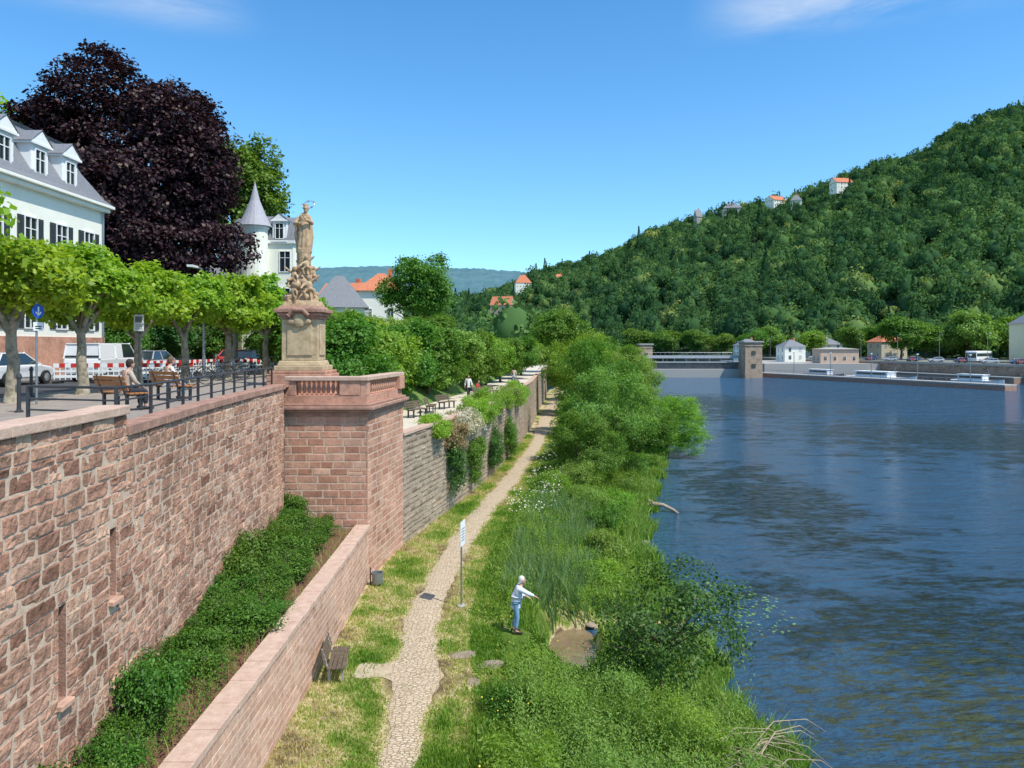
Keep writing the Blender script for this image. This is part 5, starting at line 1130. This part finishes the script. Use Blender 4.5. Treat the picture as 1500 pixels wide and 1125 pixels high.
# moored boats behind the mole
def boat(x,y,rz,L,label,hullc):
    e=empty('moored_boat',(x,y,0),label,'boat','boats moored in the lock basin',rz)
    st=[(-.5,.8,.1),(-.46,1,0),(0,1,0),(.32,.85,.1),(.45,.45,.3),(.5,.05,.5)]; W=L*.11; vs=[]
    for f,w_,up in st: vs+= [(f*L,-W*w_*.7,-.4),(f*L,-W*w_,1.2+up),(f*L,W*w_,1.2+up),(f*L,W*w_*.7,-.4)]
    b=MB().m(paint('hull_paint',hullc)); fs=[(0,1,2,3),(23,22,21,20)]
    for i in range(5):
        for j in range(4): a=i*4+j; c=i*4+(j+1)%4; fs.append((a,a+4,c+4,c))
    b.add(vs,fs); b.obj('hull',e)
    b=MB().m(M_wpaint); b.box((-.1*L,0,1.9),(.5*L,W*1.5,1.5)); b.box((-.1*L,0,2.75),(.54*L,W*1.65,.15)); b.obj('cabin',e,bevel=.08)
    for s in(-1,1): b=MB().m(M_glass); b.box((-.1*L,s*W*.76,2.1),(.45*L,.06,.6)); b.obj('window',e)
    b=MB().m(M_galv); b.cyl((.2*L,0,1.4),(.2*L,0,4.2),.06); b.obj('mast',e)
boat(107,214,rad(-66),22,'white passenger boat moored beside the lock wall',(.7,.7,.7)); boat(98,232,rad(-66),15,'small dark hulled boat moored in the lock',(.06,.08,.15)); boat(121,192,rad(-70),14,'small white motor boat below the quay',(.75,.75,.75))
M_twr=stone_mat('tower_stone',[(.36,.25,.18),(.44,.32,.23),(.50,.38,.28)],stain=.4)
def tower(x,y,w,h,label):
    e=empty('weir_tower',(x,y,0),label,'tower'); b=MB().m(M_twr)
    b.box((0,0,h*.4),(w,w*1.3,h*.8+2),top=.95); b.box((0,0,h*.8+1.2),(w*1.02,w*1.3,.4)); b.box((0,0,h*.9),(w*.92,w*1.2,h*.2)); b.obj('wall',e,bevel=.1)
    b=MB().m(M_concrete); b.box((0,0,h+.2),(w*1.12,w*1.4,.5)); b.obj('roof',e,bevel=.1)
    for z in(h*.35,h*.72): b=MB().m(M_glass); b.box((0,-w*.65,z),(w*.2,.25,1.1)); b.obj('window',e)
tower(76,236,5.6,11.2,'sandstone weir tower with flat cap'); tower(43.5,242,4.2,10.4,'smaller sandstone weir tower')
e=empty('weir_bridge',(60,240,0),'steel weir gates beneath a pale bridge deck','weir')
b=MB().m(M_concrete); b.box((0,0,1),(34,5,3.4)); b.obj('sill',e,bevel=.1)
b=MB().m(mat('weir_steel',(.50,.51,.50),(.38,.39,.39),rough=.6)); b.box((0,-1,6.6),(34,1.5,.9)); b.box((0,-1.2,4.9),(34,.5,.35)); 
for k in range(9): b.box((-15+k*3.75,-1.2,5.6),(.25,.3,1.5))
b.obj('deck',e)
b=MB().m(mat('gate_steel',(.20,.19,.18),(.13,.12,.12),rough=.7,scale=1)); b.box((0,-.3,3.6),(33,.4,2.2)); b.obj('gate',e)
b=MB().m(M_galv); b.tube([(-17,-1.8,8),(17,-1.8,8)],[.05,.05],5)
for k in range(24): b.box((-16.5+k*1.43,-1.8,7.5),(.07,.07,1))
b.obj('railing',e)
g=MB().m(M_concrete); g.prism([(84,246),(124,246),(118,300),(84,300)],-1,4.2); meta(g.obj('lock_quay'),'concrete lock island quay','quay',kind='structure')
house((111,254,4.2),0,13,7,4.8,.5,mat('orange_sandstone',(.58,.42,.31),(.50,.35,.25),scale=1),M_concrete,'low sandstone lock building with flat roof',hip=True,nw=4,fl=1,chim=False)
house((104,276,4.2),.1,8,7,5.6,2.6,M_white,M_slate,'white lock keeper house with slate roof',nw=2)
house((126,300,5.2),.1,12,9,5.4,3,M_white,M_slate,'white house with dark roof on the far bank',nw=3)
house((143,282,5.2),.2,11,8,6.4,3,mat('beige_render',(.62,.55,.42)),M_tile,'beige house with red roof on the far bank',nw=3)
house((93,292,5.2),.0,9,7,5.0,2.6,M_white,M_slate,'low white house behind the lock',nw=3)
house((155,215,5.2),rad(72),18,13,11.5,4.6,mat('yellow_render',(.80,.70,.46),(.74,.64,.42),scale=.5),M_slate,'tall yellow rendered gabled building on the far bank',hip=False,nw=6,fl=3,chim=False)
for p in range(5):
    e=empty('lock_mast',(90+p*6,236-p*13,1.4),'slim grey mast on the lock wall','mast','masts on the lock wall'); b=MB().m(M_galv); b.cyl((0,0,0),(0,0,6.5),.11); b.obj('post',e); b=MB().m(M_lampg); b.box((0,0,6.6),(.5,.5,.3)); b.obj('lamp_head',e)
cols=[(.8,.8,.8),(.05,.05,.06),(.45,.46,.48),(.4,.04,.03),(.05,.1,.3),(.75,.75,.76)]; protoc=[]
for i in range(44):
    s=float(np.interp(172+i*3.0,[p[1] for p in LQ.p[::-1]],[q for q in LQ.s[::-1]])) ; x_,y_,_=LQ.at(s,0,-2.4-(i%3)*3.2)
    an=math.atan2(18,-66)+U(-.05,.05)+(1.4 if i%2 else 0); c=i%6
    if y_>308: continue
    if len(protoc)<6: protoc.append(vehicle('car',(x_,y_,5.2),an,cols[c],['white','black','silver','dark red','blue','pale grey'][c]+' car parked on the far quay','cars parked on the far quay'))
    else: dup(protoc[c],(x_,y_,5.2),an)
for x_,y_ in((140.5,222),(146,232)):
    e=empty('parked_bus',(x_,y_,5.2),'long white coach parked on the far quay','bus','coaches on the far quay',rz=math.atan2(18,-66)+.9)
    b=MB().m(M_wpaint); b.box((0,0,1.9),(11,2.5,2.9)); b.obj('body',e,bevel=.15); 
    b=MB().m(M_glass); b.box((0,0,2.3),(10.6,2.54,.95)); b.box((5.5,0,2.1),(.06,2.2,1.4)); b.obj('window',e,bevel=.03)
    for s in(-1,1):
        for xx in(-3.4,3.6): b=MB().m(M_tyre); b.cyl((xx,s*1.05,.5),(xx,s*1.28,.5),.5,n=16); b.obj('wheel',e)
for i in range(9):
    lx,ly,_=LQ.at(float(np.interp(176+i*16,[p[1] for p in LQ.p[::-1]],[q for q in LQ.s[::-1]])),0,-1.4); lamp((lx,ly,5.2),8.5,'tall grey lamp post on the far quay','lamp posts on the far quay')
fm=[(crown_mesh('crown',auto_lobes((0,0,.58),(.5,.5,.42),12,500+i,low=-.6,sub=.38,spread=.72),560,22,.05,.028,mt,510+i,gap=.3),trunk_mesh('trunk',.3,.03,(0,0,.58),(.4,.4,.3),6,M_dbark,520+i)) for i,mt in enumerate((L_green,L_willow,L_brush))]
for i,(x_,y_,r_,h_) in enumerate([(138,262,8,15),(150,268,7,13),(163,262,9,17),(176,262,8,15),(188,266,9,17),(128,280,5,12),(120,296,6,11),(200,262,9,16),(100,305,6,11),(90,318,6,10),(112,322,7,13),(82,332,6,12),(145,292,7,13),(172,280,8,15),(72,345,7,12),(62,365,8,13)]):
    e=empty('bank_tree',(x_,y_,5.1),'broad green tree lining the opposite bank','tree','trees along the opposite bank',rz=U(0,6)); e.scale=(2*r_,2*r_,h_); k=(0,0,1,0,1,0,2,1,0,0,1,0,0,1,0,0)[i]; inst(fm[k][0],'crown',e); inst(fm[k][1],'trunk',e)
# ------------------------------------------------------------ light, sky, camera
az,el=rad(125),rad(57)
Ld=Vector((math.sin(az)*math.cos(el),math.cos(az)*math.cos(el),math.sin(el)))
sd=bpy.data.lights.new('sun','SUN'); sd.energy=5.0; sd.angle=rad(.5); sd.color=(1,.96,.87)
so=bpy.data.objects.new('sun',sd); so.rotation_euler=(-Ld).to_track_quat('-Z','Y').to_euler(); so.location=(50,-50,100); COL.objects.link(so)
w=bpy.data.worlds.new('World'); scene.world=w; w.use_nodes=True; nt=w.node_tree
for n_ in list(nt.nodes): nt.nodes.remove(n_)
out=N(nt,'ShaderNodeOutputWorld'); bg=N(nt,'ShaderNodeBackground'); bg.inputs[1].default_value=.15; nt.links.new(bg.outputs[0],out.inputs[0])
sk=N(nt,'ShaderNodeTexSky'); sk.sky_type='NISHITA'; sk.sun_disc=False; sk.sun_elevation=el; sk.sun_rotation=az; sk.altitude=100; sk.air_density=1.0; sk.dust_density=.2; sk.ozone_density=3
hs_=N(nt,'ShaderNodeHueSaturation'); hs_.inputs['Hue'].default_value=.496; hs_.inputs['Saturation'].default_value=1.28; hs_.inputs['Value'].default_value=1.5; nt.links.new(sk.outputs[0],hs_.inputs['Color'])
tc=N(nt,'ShaderNodeTexCoord'); mp=N(nt,'ShaderNodeMapping'); mp.inputs['Scale'].default_value=(1.6,1.6,9); mp.inputs['Rotation'].default_value=(0,.12,0); nt.links.new(tc.outputs['Generated'],mp.inputs[0])
no=N(nt,'ShaderNodeTexNoise'); no.inputs['Scale'].default_value=1.7; no.inputs['Detail'].default_value=9; no.inputs['Roughness'].default_value=.62; no.inputs['Distortion'].default_value=.6; nt.links.new(mp.outputs[0],no.inputs['Vector'])
cr=ramp(nt,[(0,0,0),(.8,.8,.8)],[.38,.70]); nt.links.new(no.outputs['Fac'],cr.inputs[0])
sx=N(nt,'ShaderNodeSeparateXYZ'); nt.links.new(tc.outputs['Generated'],sx.inputs[0])
def MR(src,a,b_):
    mr=N(nt,'ShaderNodeMapRange'); mr.interpolation_type='SMOOTHSTEP'; mr.inputs['From Min'].default_value=a; mr.inputs['From Max'].default_value=b_; nt.links.new(src,mr.inputs['Value']); return mr.outputs[0]
def MM(op,a,b_):
    q=N(nt,'ShaderNodeMath',operation=op); nt.links.new(a,q.inputs[0]); nt.links.new(b_,q.inputs[1]); return q.outputs[0]
# keep the lower sky a deeper clear blue
low=MR(sx.outputs['Z'],.30,.02); tn=N(nt,'ShaderNodeMix',data_type='RGBA',blend_type='MULTIPLY'); tn.inputs[7].default_value=(.68,.88,.98,1)
nt.links.new(low,tn.inputs[0]); nt.links.new(hs_.outputs[0],tn.inputs[6])
zz=MR(sx.outputs['Z'],.350,.395); xr_=MR(sx.outputs['X'],.20,.34); xl_=MR(sx.outputs['X'],-.28,-.42)
msk=MM('MULTIPLY',zz,MM('MAXIMUM',xr_,xl_)); fac=MM('MULTIPLY',msk,cr.outputs[0])
mx=N(nt,'ShaderNodeMix',data_type='RGBA'); mx.inputs[7].default_value=(5.8,6.2,6.7,1); nt.links.new(fac,mx.inputs[0]); nt.links.new(tn.outputs[2],mx.inputs[6]); nt.links.new(mx.outputs[2],bg.inputs[0])
cd=bpy.data.cameras.new('camera'); cd.sensor_width=36; cd.lens=26.0; cd.shift_y=-57.5/1500; cd.clip_end=9000; cd.clip_start=.1
co=bpy.data.objects.new('camera',cd); co.location=(0,0,10.5); co.rotation_euler=(rad(90),0,0); COL.objects.link(co); scene.camera=co
scene.view_settings.view_transform='Standard'; scene.view_settings.look='None'; scene.view_settings.exposure=0
